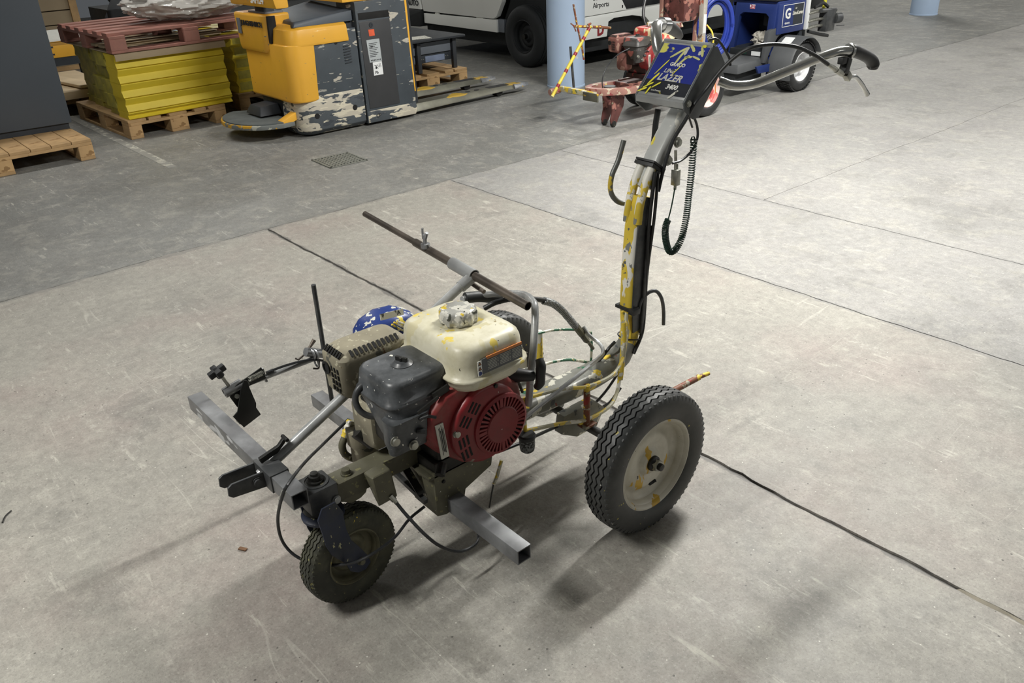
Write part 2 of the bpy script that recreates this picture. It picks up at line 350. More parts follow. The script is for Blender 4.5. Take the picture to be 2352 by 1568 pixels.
jL, no = (.0018, 5., .010), (0, 0, 0); jx = (.0010, 6., .006)
slab(XJ, 7, Y1, Y2, m['slab'], jL, no, jA, jB); slab(XJ, 7, Y2, Y3, m['slabg'], jL, no, jB, jC)
slab(XJ, 7, -9, Y1, m['slab'], jL, no, no, jA)
slab(XJ, -1.03, Y3, 23, m['slabg'], jL, jx, jC, no); slab(-1.03, 7, Y3, 23, m['slabg'], jx, no, jC, no)
slab(-15, XJ, -9, 23, m['slabd'], no, jL, no, no)
m['repair'] = mat('mortar_patch', '857f70', .8, var=.15, vs=20, bump=.4)
obj('joint_repair', MB().prism([(1.00,.342),(1.04,.338),(1.09,.341),(1.15,.337),(1.24,.343),(1.26,.352),(1.2,.362),(1.13,.359),(1.07,.364),(1.01,.357)], lambda x, y: V((x,y,-.004)) if 0 else Vector((x,y,-.004)), lambda x, y: Vector((x,y,-.0005))), m['repair'], flr)
m['wline'] = mat('worn_white_floor_line', 'b7b5aa', .7, var=.1, splats=(('8d8c86', 9, .46, 1.), ('8d8c86', 26, .55, 2.)))
obj('painted_line', MB().box(-6.9, -4.35, .44, .50, -.002, .0012), m['wline'], flr)

def column(p, r, name, label):
    o = obj(name, MB().lathe([(r+.004,0),(r+.004,.012),(r,.016),(r,CEIL)], p, (0,0,1), 64, cap=False), m['pillar'], None, ang=40)
    tag(o, label, 'pillar'); o['kind'] = 'structure'
m['pillar'] = mat('pale_blue_pillar_paint', 'a9bdd6', .55, var=.03, vs=2, splats=(('c9cccd', 9, .70, 1.),('4a4d52', 60, .79, 2.)))
column((-4.30, 4.17, 0), .172, 'pillar', 'pale blue round pillar in front of the white airport vehicle')
column((-4.06, 10.62, 0), .172, 'pillar', 'pale blue round pillar far off at the top right')
m['ceil'] = mat('painted_concrete_ceiling', '868684', .9, var=.05, vs=1)
obj('ceiling', MB().box(-16, 8, -10, 24, CEIL, CEIL+.2), m['ceil'], kind='structure')
m['housing'] = mat('white_lamp_housing', 'd8d8d4', .5)
first = None
for i, (lx, ly, pw) in enumerate(LAMPS):
    if first is None:
        o = thing('ceiling_lamp', 'long fluorescent lamp under the ceiling', 'lamp', (lx, ly, 3.2), 'fluorescent lamps under the ceiling')
        obj('lamp_housing', MB().box(lx-.10, lx+.10, ly-.88, ly+.88, 3.20, 3.27), m['housing'], o, bev=.01)
        for dx in (-.05, .05): obj('tube', MB().tube([(lx+dx, ly-.86, 3.185),(lx+dx, ly+.86, 3.185)], .013, 10), m['housing'], o)
        obj('hanger', MB().tube([(lx, ly-.6, 3.27),(lx, ly-.6, CEIL)], .006, 6).tube([(lx, ly+.6, 3.27),(lx, ly+.6, CEIL)], .006, 6), m['housing'], o)
        first = (o, lx, ly)
    else: dup(first[0], (lx-first[1], ly-first[2], 0))
# ================================================================ shared builders
V = Vector
TYRE = [(.127,-.030),(.134,-.037),(.150,-.0435),(.166,-.0455),(.180,-.0425),(.1885,-.0385),(.190,-.037),(.1925,-.034)]
def tyre_profile(R, w, rin):
    s = []; k = (R-rin)
    for a, b in ((0,-.72),(.06,-.86),(.28,-.98),(.50,-1.0),(.66,-.97),(.80,-.90),(.86,-.84)): s.append((rin+k*a, w*b))
    gx = [-.52, -.18, .18, .52]; crown = lambda x: R-k*.05*(x/.7)**2
    s.append((crown(-.78)-.002, -w*.76))
    for g in gx:
        s += [(crown(g), w*(g-.055), 1), (crown(g)-k*.10, w*(g-.035), 1), (crown(g)-k*.10, w*(g+.035), 1), (crown(g), w*(g+.055), 1)]
    s.append((crown(.78)-.002, w*.76))
    for a, b in ((.86,.84),(.80,.90),(.66,.97),(.50,1.0),(.28,.98),(.06,.86),(0,.72)): s.append((rin+k*a, w*b))
    return s
def wheel(name, parent, c, ax, R, w, rin, mt, mr, detail=True, label=None, face=1):
    """one wheel: tyre, rim, hub, axle nut under an Empty"""
    c = V(c); ax = V(ax).normalized()
    if parent is None or parent.parent is not None: hub = parent
    else:
        hub = link(bpy.data.objects.new(name, None)); hub.empty_display_size = .03; put(hub, XF[0] @ c, parent)
        if label: hub['label'] = label
    seg = 176 if detail else 88
    t = MB().lathe(tyre_profile(R, w, rin), c, ax, seg, zig=(4, .0036*R/.2) if detail else None, cap=False)
    obj('tyre', t, mt, hub, ang=50)
    # shoulder lugs
    lg = MB(); u = V((0, 0, 1)); q = ax.cross(u)
    for sd in (-1, 1):
        for i in range(66 if detail else 0):
            a = 2*pi*i/66; d = u*cos(a)+q*sin(a); tt = ax.cross(d)
            lg.obox(c+d*(rin+(R-rin)*.835)+ax*sd*w*.835, d+ax*sd*-.35, tt, ax, (R-rin)*.085, .0036*R/.2, w*.05)
    if lg.v: obj('shoulder_lugs', lg, mt, hub, kind='stuff')
    f = face; r = rin
    prof = [(r*.99, -w*.70*f), (r*1.03, -w*.72*f), (r*.9, -w*.3*f), (r*.88, w*.25*f), (r*.93, w*.62*f), (r*1.02, w*.74*f), (r*1.035, w*.82*f), (r*.99, w*.86*f), (r*.94, w*.72*f),
            (r*.91, w*.40*f), (r*.87, w*.12*f), (r*.80, -w*.02*f), (r*.70, -w*.04*f), (r*.64, w*.16*f), (r*.56, w*.24*f), (r*.44, w*.24*f), (r*.36, w*.14*f), (r*.30, w*.18*f), (r*.26, w*.40*f), (r*.20, w*.46*f), (0.001, w*.46*f)]
    obj('rim', MB().lathe(prof, c, ax, 64), mr, hub, ang=60)
    if not detail: 
        obj('hub', MB().lathe([(.001,0),(r*.16,0),(r*.16,w*.8*f),(.001,w*.8*f)], c, ax, 16), m['dark'], hub); return hub
    obj('valve_slot', MB().prism(rr(.026*R/.2, .011*R/.2, .005*R/.2), lambda a, b: c-u*(r*.60)-q*(r*.12)+ax*w*.10*f+q*a+u*b, lambda a, b: c-u*(r*.60)-q*(r*.12)+ax*w*.255*f+q*a+u*b), m['hole'], hub)
    obj('valve', MB().tube([c-u*(r*.60)-q*(r*.12)+ax*w*.15*f, c-u*(r*.58)-q*(r*.20)+ax*w*.34*f], .0035*R/.2, 8), m['black'], hub)
    obj('hub_cap', MB().lathe([(.001,.3*w*f),(.021,.3*w*f),(.021,.62*w*f),(.017,.68*w*f),(.014,.82*w*f),(.001,.82*w*f)], c, ax, 20), m['dark'], hub)
    obj('axle_nut', MB().lathe([(.001,.68*w*f),(.0165,.68*w*f),(.0165,.98*w*f),(.001,.98*w*f)], c, ax, 6), m['zinc'], hub, bev=.001)
    obj('axle_end', MB().lathe([(.001,.68*w*f),(.010,.68*w*f),(.010,1.2*w*f),(.001,1.2*w*f)], c, ax, 16), m['dark'], hub, bev=.001)
    return hub
def bolt(par, p, ax, r=.008, h=.007, mt=None, n=6, name='bolt'):
    return obj(name, MB().lathe([(r*1.35,0),(r*1.35,h*.3),(r,h*.3),(r,h),(r*.5,h*1.05),(.0005,h*1.05)], p, ax, n if n > 6 else 12), mt or m['zinc'], par)

def engine(par, mm, main=True):
    """horizontal shaft petrol engine seen from its starter side; returns the engine Empty"""
    e = link(bpy.data.objects.new('engine', None)); e.empty_display_size = .05; put(e, XF[0] @ V((0.03, -.42, .30)), par)
    # crankcase, cylinder and base
    obj('crankcase', MB().box(-.09,.10,-.50,-.29,.305,.46), mm['dark'], e, bev=.014)
    obj('base_foot', MB().box(-.08,.10,-.51,-.27,.270,.306), mm['dark'], e, bev=.004)
    for k in range(7):
        z = .40+.016*k
        obj('cooling_fin', MB().box(-.07,.09,-.58,-.45,z,z+.006), mm['dark'], e)
    obj('cylinder_head', MB().box(-.06,.07,-.60,-.53,.38,.47), mm['dark'], e, bev=.01)
    # fan shroud: red body behind the starter
    rs = []
    out = [(-.555,.425),(-.548,.475),(-.50,.515),(-.42,.528),(-.34,.515),(-.275,.46),(-.262,.39),(-.275,.33),(-.33,.288),(-.40,.283),(-.46,.310),(-.52,.362)]
    rs = [[V((x, -.405+(y+.405)*k, .40+(z-.40)*k)) for y, z in out] for x, k in ((.06,1),(.125,1),(.145,.97),(.152,.92))]
    obj('fan_shroud', MB().loft(rs), mm['redd'], e, bev=.003, ang=45)
    # serial plate on the shroud
    obj('serial_plate', MB().obox((.154,-.518,.405), (0,1,.0), (0,-.1,1), (1,0,0), .011, .048, .0016), mm['plate'], e, bev=.0006)
    for k in range(6): obj('print_line', MB().obox((.1558,-.522+.0022*k,.405+(k % 2)*.006), (0,-.1,1), (0,1,.1), (1,0,0), .038-.004*(k % 3), .0005, .0005), m['ink'], e)
    # recoil starter cover: stepped round cover with slots
    X0 = .150
    cy, cz = -.372, .395
    def outl(k, n=48):
        pts = []
        for i in range(n):
            a = 2*pi*i/n; d = V((cos(a), sin(a)))
            # union of big circle and starter circle
            best = 0
            for (oy, oz, rad) in ((-.395+.372, .402-.395, .101), (-.355+.372, .388-.395, .080)):
                b = d.x*oy+d.y*oz; disc = b*b-(oy*oy+oz*oz-rad*rad)
                if disc > 0: best = max(best, b+math.sqrt(disc))
            pts.append((d.x*(best+k), d.y*(best+k)))
        return pts
    rs = [[V((x, cy+p[0], cz+p[1])) for p in outl(k)] for x, k in ((X0-.004,0),(X0+.010,0),(X0+.016,-.003),(X0+.019,-.009))]
    obj('starter_cover', MB().loft(rs), mm['red'], e, ang=45)
    sy, sz, sx = -.358, .388, X0+.019
    obj('slot_recess', MB().lathe([(.001,0),(.072,0),(.072,.003),(.001,.003)], (sx,sy,sz), (1,0,0), 40), m['hole'], e)
    obj('starter_disc', MB().lathe([(.001,.001),(.0475,.001),(.0475,.010),(.045,.0125),(.001,.0135)], (sx,sy,sz), (1,0,0), 40), mm['red'], e)
    obj('starter_rim', MB().lathe([(.0705,.0),(.0705,.008),(.0715,.0085),(.079,.005),(.080,-.004),(.0705,-.004)], (sx,sy,sz), (1,0,0), 48, cap=False), mm['red'], e)
    for i in range(36):
        a = 2*pi*i/36; d = V((0, cos(a), sin(a))); t = V((0, -sin(a), cos(a)))
        obj('spoke', MB().obox(V((sx+.0045, sy, sz))+d*.059, d, t, (1,0,0), .0125, .0026+(.002 if i % 9 == 0 else 0), .0045), mm['red'], e)
    # slanted slots in the flange, left of the starter disc
    sl = MB()
    for (y, z, ang, n) in ((-.432,.462,52,3),(-.459,.436,52,3),(-.468,.385,100,3),(-.462,.350,104,3)):
        a = radians(ang); d = V((0, cos(a), sin(a))); t = V((0, sin(a), -cos(a)))
        for k in range(n):
            o_ = V((X0+.0192, y, z))+t*(k-1)*.0115
            obj('vent_slot', MB().obox(o_, d, t, (1,0,0), .0135, .0026, .0007), m['hole'], e)
    bolt(e, (X0+.015, -.485, .415), (1,0,0), .0075, .008)
    bolt(e, (X0+.016, -.365, .493), (1,0,0), .005, .004, m['dark'])
    # rope handle
    obj('rope_boss', MB().tube([V((.12,-.29,.475)), V((.155,-.262,.475)), V((.165,-.245,.472))], [.021,.015,.013], 12, 3), m['black'], e)
    obj('starter_handle', MB().tube([V((.168,-.228,.512)), V((.178,-.232,.498)), V((.18,-.236,.478)), V((.18,-.238,.455)), V((.172,-.242,.44))], [.010,.013,.0125,.012,.009], 12, 4), m['black'], e)
    # fuel tank
    tx, ty = .055, -.372
    R = [ring_z(tx,ty,.215,.155,.045,.505), ring_z(tx,ty,.250,.186,.05,.512), ring_z(tx,ty,.264,.200,.052,.526), ring_z(tx,ty,.267,.203,.052,.538), ring_z(tx,ty,.284,.218,.054,.5405), ring_z(tx,ty,.286,.220,.054,.545), ring_z(tx,ty,.280,.214,.052,.548),
         ring_z(tx,ty,.264,.198,.044,.551), ring_z(tx,ty,.260,.194,.042,.578), ring_z(tx,ty,.255,.190,.040,.600), ring_z(tx,ty,.246,.182,.040,.613), ring_z(tx,ty,.230,.168,.040,.6205), ring_z(tx,ty,.205,.146,.042,.6240), ring_z(tx,ty,.165,.13,.045,.6250),
         ring_z(tx-.005,ty,.130,.112,.05,.627), ring_z(tx-.008,ty,.104,.104,.051,.623)]
    obj('fuel_tank', MB().loft(R), mm['tank'], e, ang=75)
    cx, cyy = .047, -.370
    capb = []
    for k, (rad, z) in enumerate(((.040,.621),(.044,.626),(.0445,.634),(.0435,.650),(.040,.655),(.030,.6575),(.002,.658))):
        ringp = []
        for i in range(40):
            a = 2*pi*i/40; rad2 = rad*(1+(.05*(1 if (i % 4) in (0,1) else -1) if 1 <= k <= 4 else 0)); ringp.append(V((cx+rad2*cos(a), cyy+rad2*sin(a), z)))
        capb.append(ringp)
    obj('fuel_cap', MB().loft(capb), mm['cap'], e, ang=40)
    # air filter housing
    fx, fy = .045, -.535
    F = [ring_z(.088,-.560,.085,.115,.022,.428), ring_z(.085,-.558,.10,.125,.024,.445), ring_z(.070,-.552,.135,.140,.028,.480), ring_z(.052,-.543,.150,.158,.03,.500), ring_z(fx,fy-.004,.158,.168,.03,.511), ring_z(fx,fy-.004,.167,.177,.032,.5135), ring_z(fx,fy-.004,.167,.177,.032,.5185), ring_z(fx,fy-.004,.157,.167,.03,.521), ring_z(fx,fy,.154,.162,.028,.557), ring_z(fx,fy,.151,.159,.028,.5635), ring_z(fx,fy,.144,.152,.027,.5690), ring_z(fx,fy,.134,.142,.026,.5715), ring_z(fx,fy,.10,.11,.02,.5725)]
    obj('air_filter', MB().loft(F), mm['filter'], e, ang=70)
    obj('carburettor_cover', MB().loft([ring_z(.122,-.590,.03,.095,.012,z, 4) for z in (.408,.415)]+[ring_z(.118,-.585,.05,.105,.014,z, 4) for z in (.43,.49)]), mm['filter'], e, ang=50)
    obj('filter_knob', MB().lathe([(.001,-.002),(.024,-.002),(.025,.001),(.019,.005),(.017,.007),(.001,.007)], (fx+.003,fy-.002,.573), (0,0,1), 24), mm['filter'], e)
    obj('wing_nut', MB().obox((fx+.003,fy-.002,.583), (1,.4,0), (-.4,1,0), (0,0,1), .015, .0035, .007).lathe([(.001,0),(.006,0),(.006,.012),(.001,.014)], (fx+.003,fy-.002,.577), (0,0,1), 10), m['dark'], e, bev=.001)
    for (py, pz) in ((-.632,.452),(-.590,.425)):
        bolt(e, (.140 if pz > .44 else .145, py, pz), (1,0,0), .009, .009)
    obj('choke_lever', MB().tube([V((.143,-.565,.48)), V((.152,-.548,.485)), V((.155,-.53,.475))], .004, 8).tube([V((.143,-.575,.455)), V((.153,-.56,.452))], .007, 8), m['black'], e)
    obj('throttle_bracket', MB().obox((.152,-.545,.512), (0,1,.3), (0,-.3,1), (1,0,0), .030, .004, .002).obox((.14,-.50,.522), (0,1,.2), (0,-.2,1), (1,0,0), .022, .009, .002), m['dark'], e)
    # muffler guard with slots
    mx, my = -.118, -.535
    Mr = [ring_z(mx+.005,my,.085,.165,.02,.458), ring_z(mx,my,.10,.185,.024,.468), ring_z(mx,my,.104,.190,.022,.545), ring_z(mx,my,.104,.190,.022,.560), ring_z(mx,my,.096,.182,.024,.566), ring_z(mx,my,.070,.155,.024,.579), ring_z(mx,my,.05,.13,.02,.581)]
    obj('muffler_guard', MB().loft(Mr), mm['muffler'], e, ang=40)
    for k in range(11):
        y = my-.060+.0125*k
        obj('guard_slot', MB().obox((mx+.0425,y,.5735), (1,0,-.9), (0,1,0), (.9,0,1), .0085, .0032, .0012), m['hole'], e)
    for k in range(7):
        x = mx-.030+.0105*k
        obj('guard_slot', MB().obox((x,my-.086,.5735), (0,1,.9), (1,0,0), (0,-.9,1), .0085, .0028, .0012), m['hole'], e)
    obj('exhaust_hole', MB().lathe([(.0105,0),(.016,0),(.0165,.003),(.0105,.003)], (mx-.022,my-.096,.525), (0,-1,0), 24, cap=False).lathe([(.001,-.002),(.0125,-.002),(.0125,.0012),(.001,.0012)], (mx-.022,my-.0955,.525), (0,-1,0), 20), m['hole'], e)
    for k in range(3):
        for j in range(4):
            obj('guard_slot', MB().obox((mx+.002+.017*k*.8,my-.0955,.532-.017*j), (0,0,1), (1,0,0), (0,1,0), .006, .0028, .0012), m['hole'], e)
    obj('exhaust_pipe', MB().tube([V((-.11,-.55,.46)), V((-.10,-.56,.43)), V((-.07,-.56,.41))], .016, 12, 4), mm['muffler'], e)
    # valve cover below the muffler, towards the front
    obj('rocker_cover', MB().loft([[V((x-.035, y, z)) for x, z in rr(.085,.105,.02)] for y in (-.555,)]+[[V((x-.035, -.60, z)) for x, z in rr(.085,.105,.02)], [V((x-.035, -.612, z)) for x, z in rr(.07,.09,.02)]]) if 0 else
        MB().loft([[V((x-.045, y, z+.40)) for x, z in rr(w_, h_, .022)] for y, w_, h_ in ((-.54,.10,.13),(-.595,.10,.13),(-.607,.085,.112))]), mm['muffler'], e, ang=50)
    obj('oil_plug', MB().tube([V((.12,-.50,.315)), V((.135,-.52,.30))], .012, 10), m['dark'], e)
    # decals on the tank
    if main:
        X = tx+.1335
        fu, fv = V((0, 1, 0)), V((-.045, 0, 1))
        obj('warning_decal', MB().obox((X-.001,-.358,.572), fu, fv, (1,0,.045), .060, .0185, .0008), m['ltxt'], e)
        obj('decal_strip', MB().obox((X-.0015,-.350,.5895), fu, fv, (1,0,.045), .052, .0032, .0012), m['orange'], e)
        for k in range(3):
            for j in range(8):
                w_ = .0155-(.003 if (j*7+k*3) % 4 == 0 else 0)
                obj('print_line', MB().obox((X,-.385+.036*k,.583-.0038*j), fu, fv, (1,0,.045), w_, .0006, .0005), m['worn'], e)
        for j, (sh, cc) in enumerate((('tri','tank'),('tri','tank'),('disc','blue'))):
            c0 = V((X+.0002,-.4235,.5835-.0125*j))
            obj('pictogram', MB().obox(c0, fu, fv, (1,0,.045), .0058, .0058, .0006), m['white'], e)
            if sh == 'tri':
                obj('pictogram', MB().prism([(-.005,-.0045),(.005,-.0045),(0,.0048)], lambda a, b: c0+V((0,a,b)), lambda a, b: c0+V((.0011,a,b))), m['ink'], e)
                obj('pictogram', MB().prism([(-.0024,-.0025),(.0024,-.0025),(0,.0018)], lambda a, b: c0+V((0,a,b)), lambda a, b: c0+V((.0014,a,b))), m['orange'], e)
            else:
                obj('pictogram', MB().lathe([(.0005,0),(.005,0),(.005,.0012),(.0005,.0012)], c0, (1,0,0), 16), m['bluecap'], e)
    return e
mmA = dict(dark=m['dark'], red=m['red'], redd=m['redd'], tank=m['tank'], cap=m['cap'], filter=m['filter'], muffler=m['muffler'], plate=m['worn'])

# ================================================================ the striper in the foreground
S = thing('line_striper', 'yellow-splashed line marking cart with red-covered engine, nearest the camera', 'line striper', (0, -.3, 0))
# --- rear wheels
wheel('rear_wheel', S, (.322,0,.2), (1,0,0), .2, .0436, .1266, m['tyre'], m['rim'])
wheel('rear_wheel', S, (-.322,0,.2), (1,0,0), .2, .0436, .1266, m['tyre'], m['rim'], face=-1)
obj('axle', MB().tube([(-.33,0,.2),(.30,0,.2)], .0125, 16), m['dkgrey'], S)
# --- front wheel and fork
ps = radians(5.4); CA = V((cos(ps), sin(ps), 0)); CF = V((-sin(ps), cos(ps), 0)); CC = V((.013,-.724,.1262))
wheel('front_wheel', S, CC, CA, .1262, .0316, .071, m['tyreg'], m['rimg'], label='front wheel caked in olive overspray')
KP = V((-.008,-.768,0))
FKP = [(725,1192),(735,1165),(767,1150),(785,1172),(793,1212),(805,1238),(825,1255),(845,1275),(852,1290),(840,1306),(822,1313),(803,1309),(791,1291),(758,1271),(745,1251),(736,1222)]
FKQ = [at(a, b, 'x', .058) for a, b in FKP]
def fork_plate(s):
    o_ = 0 if s > 0 else -.088
    f0 = lambda y, z: V((.056+o_-(y+.724)*.094, y, z)); f1 = lambda y, z: V((.061+o_-(y+.724)*.094, y, z))
    return MB().prism([(p.y, p.z) for p in FKQ], f0, f1)
fk = link(bpy.data.objects.new('front_fork', None)); put(fk, V((KP.x, KP.y, .26)), S); fk['label'] = 'dark blue caster fork'
for s in (-1, 1):
    obj('fork_plate', fork_plate(s), m['blue'], fk, bev=.0012)
obj('fork_crown', MB().lathe([(.001,-.008),(.046,-.008),(.050,-.004),(.050,.002),(.044,.006),(.001,.006)], KP+V((.012,0,.266)), (0,0,1), 32), m['blue'], fk)
obj('bearing_ring', MB().lathe([(.001,0),(.038,0),(.040,.004),(.038,.012),(.034,.018),(.001,.018)], KP+V((0,0,.270)), (0,0,1), 28), m['dark'], fk)
obj('fork_axle', MB().tube([CC-CA*.056, CC+CA*.056], .0075, 12), m['olive'], fk)
bolt(fk, CC+CA*.047, CA, .008, .007, m['olive'])
# --- steering head and front beam
obj('steering_head', MB().box(-.042,.030,-.806,-.732,.287,.348), m['dkgrey'], S, bev=.006)
kn = obj('king_pin', MB().lathe([(.001,-.001),(.026,-.001),(.027,.001),(.020,.0015),(.019,.006),(.0135,.007),(.0135,.017),(.009,.018),(.009,.024),(.001,.025)], KP+V((0,0,.348)), (0,0,1), 24), m['dark'], S)
obj('head_opening', MB().lathe([(.0245,.0003),(.031,.0003),(.031,.0022),(.0245,.0026)], KP+V((0,0,.348)), (0,0,1), 28, cap=False), m['dkgrey'], S)
bolt(S, (.031,-.742,.305), (1,0,0), .008, .007, m['alu'])
obj('main_beam', MB().box(-.027,.027,-.735,-.28,.288,.338), m['olive'], S, bev=.004)
obj('beam_lug', MB().prism([(-.735,.288),(-.655,.288),(-.66,.276),(-.675,.268),(-.70,.266),(-.715,.276)], lambda y, z: V((-.02,y,z)), lambda y, z: V((.022,y,z))), m['olive'], S, bev=.003)
bolt(S, (.004,-.695,.338), (0,0,1), .010, .014, m['olive'])
obj('release_box', MB().hexa([(.028,-.645,.262),(.075,-.66,.262),(.072,-.605,.262),(.028,-.60,.262),(.028,-.665,.34),(.07,-.665,.345),(.068,-.612,.345),(.028,-.61,.345)]), m['olive'], S, bev=.006, seg=3, label='olive overspray covered cable release box')
obj('release_box_lug', MB().obox((.02,-.605,.265), (0,1,0), (1,0,0), (0,0,1), .014, .012, .018), m['olive'], S, bev=.003)
obj('cable_ferrule', MB().tube([at(896,1138,'x',.07), at(906,1149,'x',.078)], .007, 8).tube([at(906,1149,'x',.078), at(912,1156,'x',.082)], .005, 8), m['zinc'], S)
# --- front cross bar with its clevis and clamp
obj('front_cross_bar', MB().tube([(-.555,-.826,.350),(.032,-.826,.350)], .020, sq=True, hollow=.86), m['bar'], S, bev=.0012, label='bare steel front cross bar')
obj('bar_sleeve', MB().tube([(-.145,-.826,.350),(-.062,-.826,.350)], .0235, sq=True), m['dkgrey'], S, bev=.0015)
for x in (-.148,-.100):
    obj('clevis_plate', MB().prism([(-.842,.325),(-.842,.368),(-.925,.372),(-.935,.366),(-.937,.345),(-.928,.336)], lambda y, z: V((x-.003,y,z)), lambda y, z: V((x+.003,y,z))), m['dkgrey'], S, bev=.002)
bolt(S, (-.096,-.868,.350), (1,0,0), .009, .007, m['dkgrey'])
obj('clevis_weld', MB().box(-.155,-.090,-.848,-.838,.330,.372), m['dkgrey'], S, bev=.003)
obj('clamp_lever', MB().prism([(-.842,.378),(-.80,.388),(-.785,.40),(-.772,.412),(-.779,.418),(-.795,.404),(-.82,.398),(-.845,.392)], lambda y, z: V((-.125,y,z)), lambda y, z: V((-.115,y,z))).tube([(-.132,-.775,.416),(-.106,-.775,.416)], .005, 8), m['dark'], S, bev=.001)
DT0, DT1 = V((-.124,-.850,.346)), V((-.118,-.205,.650))
obj('diagonal_tube', MB().tube([DT0, DT1], .0125, 18), m['galv'], S, label='long slanting bare steel tube')
# --- cross pole on top
pole0, pole1 = at(838,491,'y',-.2), at(1213,703,'y',-.2)
pl = link(bpy.data.objects.new('cross_pole', None)); put(pl, (pole0+pole1)/2, S); pl['label'] = 'long brown-grey telescopic steel pipe over the fuel tank'
pd = (pole1-pole0)
m['pole'] = mat('tarnished_steel_pipe', '6e655c', .4, .6, var=.2, dirt=('3c3936', 8, .8))
obj('inner_pipe', MB().tube([pole0, pole0+pd*.42], .0085, 16, hollow=.7), m['pole'], pl)
obj('outer_pipe', MB().tube([pole0+pd*.355, pole0+pd*.64], .0115, 16, hollow=.8), m['pole'], pl)
obj('tee_sleeve', MB().tube([pole0+pd*.585, pole0+pd*.715], .0165, 20, hollow=.85), m['alu'], pl)
obj('tee_branch', MB().tube([V((-.118,-.20,.648)), V((-.118,-.24,.632))], .0155, 16), m['alu'], pl)
obj('end_pipe', MB().tube([pole0+pd*.66, pole1], .0115, 18, hollow=.84), m['pole'], pl)
b0 = at(978,572,'y',-.205)
obj('thumb_screw', MB().tube([b0+V((0,0,.002)), b0+V((0,0,.042))], .006, 10).tube([b0+V((-.008,0,.028)), b0+V((-.008,0,.058))], .0035, 8).tube([b0+V((.002,0,.03)), b0+V((.012,0,.05))], .005, 8).lathe([(.001,0),(.013,0),(.013,.012),(.001,.014)], b0+V((0,0,.004)), (0,0,1), 12), m['steel'], pl)
obj('small_lever', MB().tube([at(1085,652,'y',-.19), at(1112,670,'y',-.19)], .006, 10), m['pole'], pl)
# --- rear cross bar through the hanging box
obj('rear_cross_bar', MB().tube([(-.595,-.463,.185),(.362,-.463,.185)], .020, sq=True, hollow=.84), m['bar'], S, bev=.0012, label='bare steel rear cross bar')
hb = link(bpy.data.objects.new('engine_mount', None)); put(hb, V((.03,-.46,.23)), S)
obj('mount_front_plate', MB().hexa([(.0,-.516,.170),(.096,-.516,.168),(.096,-.511,.168),(.0,-.511,.170),(-.07,-.516,.285),(.096,-.516,.297),(.096,-.511,.297),(-.07,-.511,.285)]), m['olive'], hb, bev=.002)
obj('mount_side_plate', MB().prism([(-.516,.168),(-.516,.297),(-.33,.285),(-.34,.235),(-.425,.205),(-.435,.165),(-.49,.160)], lambda y, z: V((.092,y,z)), lambda y, z: V((.098,y,z))), m['olive'], hb, bev=.002)
obj('mount_top_plate', MB().box(-.085,.098,-.53,-.26,.280,.288), m['olive'], hb, bev=.002)
obj('mount_far_plate', MB().box(-.085,-.079,-.516,-.33,.200,.284), m['olive'], hb, bev=.002)
bolt(hb, (.098,-.490,.262), (1,0,0), .004, .004, m['dark']); bolt(hb, (.05,-.52,.283), (0,0,-1), .008, .009, m['olive'])
obj('rear_lip', MB().obox((.0,-.53,.262), (1,.0,-.75), (0,1,0), (.75,0,1), .070, .010, .002), m['dark'], hb)
obj('rear_slot_edge', MB().tube([at(900,1078,'y',-.53), at(978,1152,'y',-.53)], .006, sq=True), m['dkgrey'], hb)
# --- vertical rod, clamp and trigger arm on the far side
obj('upright_rod', MB().tube([(-.498,-.463,.206),(-.498,-.463,.592)], .0068, 14), m['dkgrey'], S, label='thin upright dark steel rod')
ta = link(bpy.data.objects.new('trigger_arm', None)); put(ta, V((-.50,-.62,.37)), S); ta['label'] = 'steel arm with black trigger bracket and knob'
a0, a1 = V((-.495,-.50,.375)), V((-.508,-.765,.368))
obj('arm_tube', MB().tube([a0, a1], .0075, 14, hollow=.8), m['galv'], ta)
obj('pipe_clamp', MB().tube([at(702,808,'x',-.50), at(745,812,'x',-.5)], .013, 14).torus(at(716,812,'x',-.5), (.0,1,.1), .0165, .003).torus(at(724,812,'x',-.5), (.0,1,.1), .0165, .003).torus(at(727,832,'x',-.50), (0,1,0), .012, .003), m['steel'], ta)
obj('wing_screw', MB().tube([at(706,806,'x',-.52), at(722,780,'x',-.52)], [.003,.0065], 8).tube([at(706,808,'x',-.52), at(685,826,'x',-.52), at(679,823,'x',-.52)], .0028, 8).tube([at(733,828,'x',-.5), at(732,845,'x',-.5), at(720,846,'x',-.5)], .0028, 8, 3), m['pole'], ta)
def pl_x(x0, x1, pts, name, mt, par, bev=.0012):
    """plate in the y-z plane between x0 and x1; outline from spots in the photograph"""
    P = [at(a, b, 'x', (x0+x1)/2) for a, b in pts]
    return obj(name, MB().prism([(p.y, p.z) for p in P], lambda y, z: V((x0,y,z)), lambda y, z: V((x1,y,z))), mt, par, bev=bev)
m['blk'] = mat('satin_black_steel', '2c2d2c', .4, .3, var=.15)
pl_x(-.492,-.488, [(528,912),(532,893),(545,882),(600,843),(608,862),(612,868),(575,884),(553,901),(547,930),(545,935)], 'bracket_plate', m['blk'], ta)
pl_x(-.476,-.472, [(545,945),(553,893),(560,873),(568,874),(573,890),(588,925),(588,935),(599,951),(560,981),(535,957)], 'trigger_lever', m['blk'], ta)
obj('lever_foot', MB().obox(at(568,955,'x',-.49), (0,1,.2), (1,0,0), (0,-.2,1), .030, .012, .004), m['blk'], ta, bev=.001)
obj('trough_shoe', MB().tube([at(515,903,'x',-.50), at(555,880,'x',-.50)], .0145, 12, hollow=.75), m['steel'], ta)
obj('pivot_bolt', MB().tube([at(560,876,'x',-.515), at(567,882,'x',-.475)], .0075, 12).tube([at(537,906,'x',-.515), at(545,910,'x',-.480)], .0065, 12), m['zinc'], ta)
spg = []
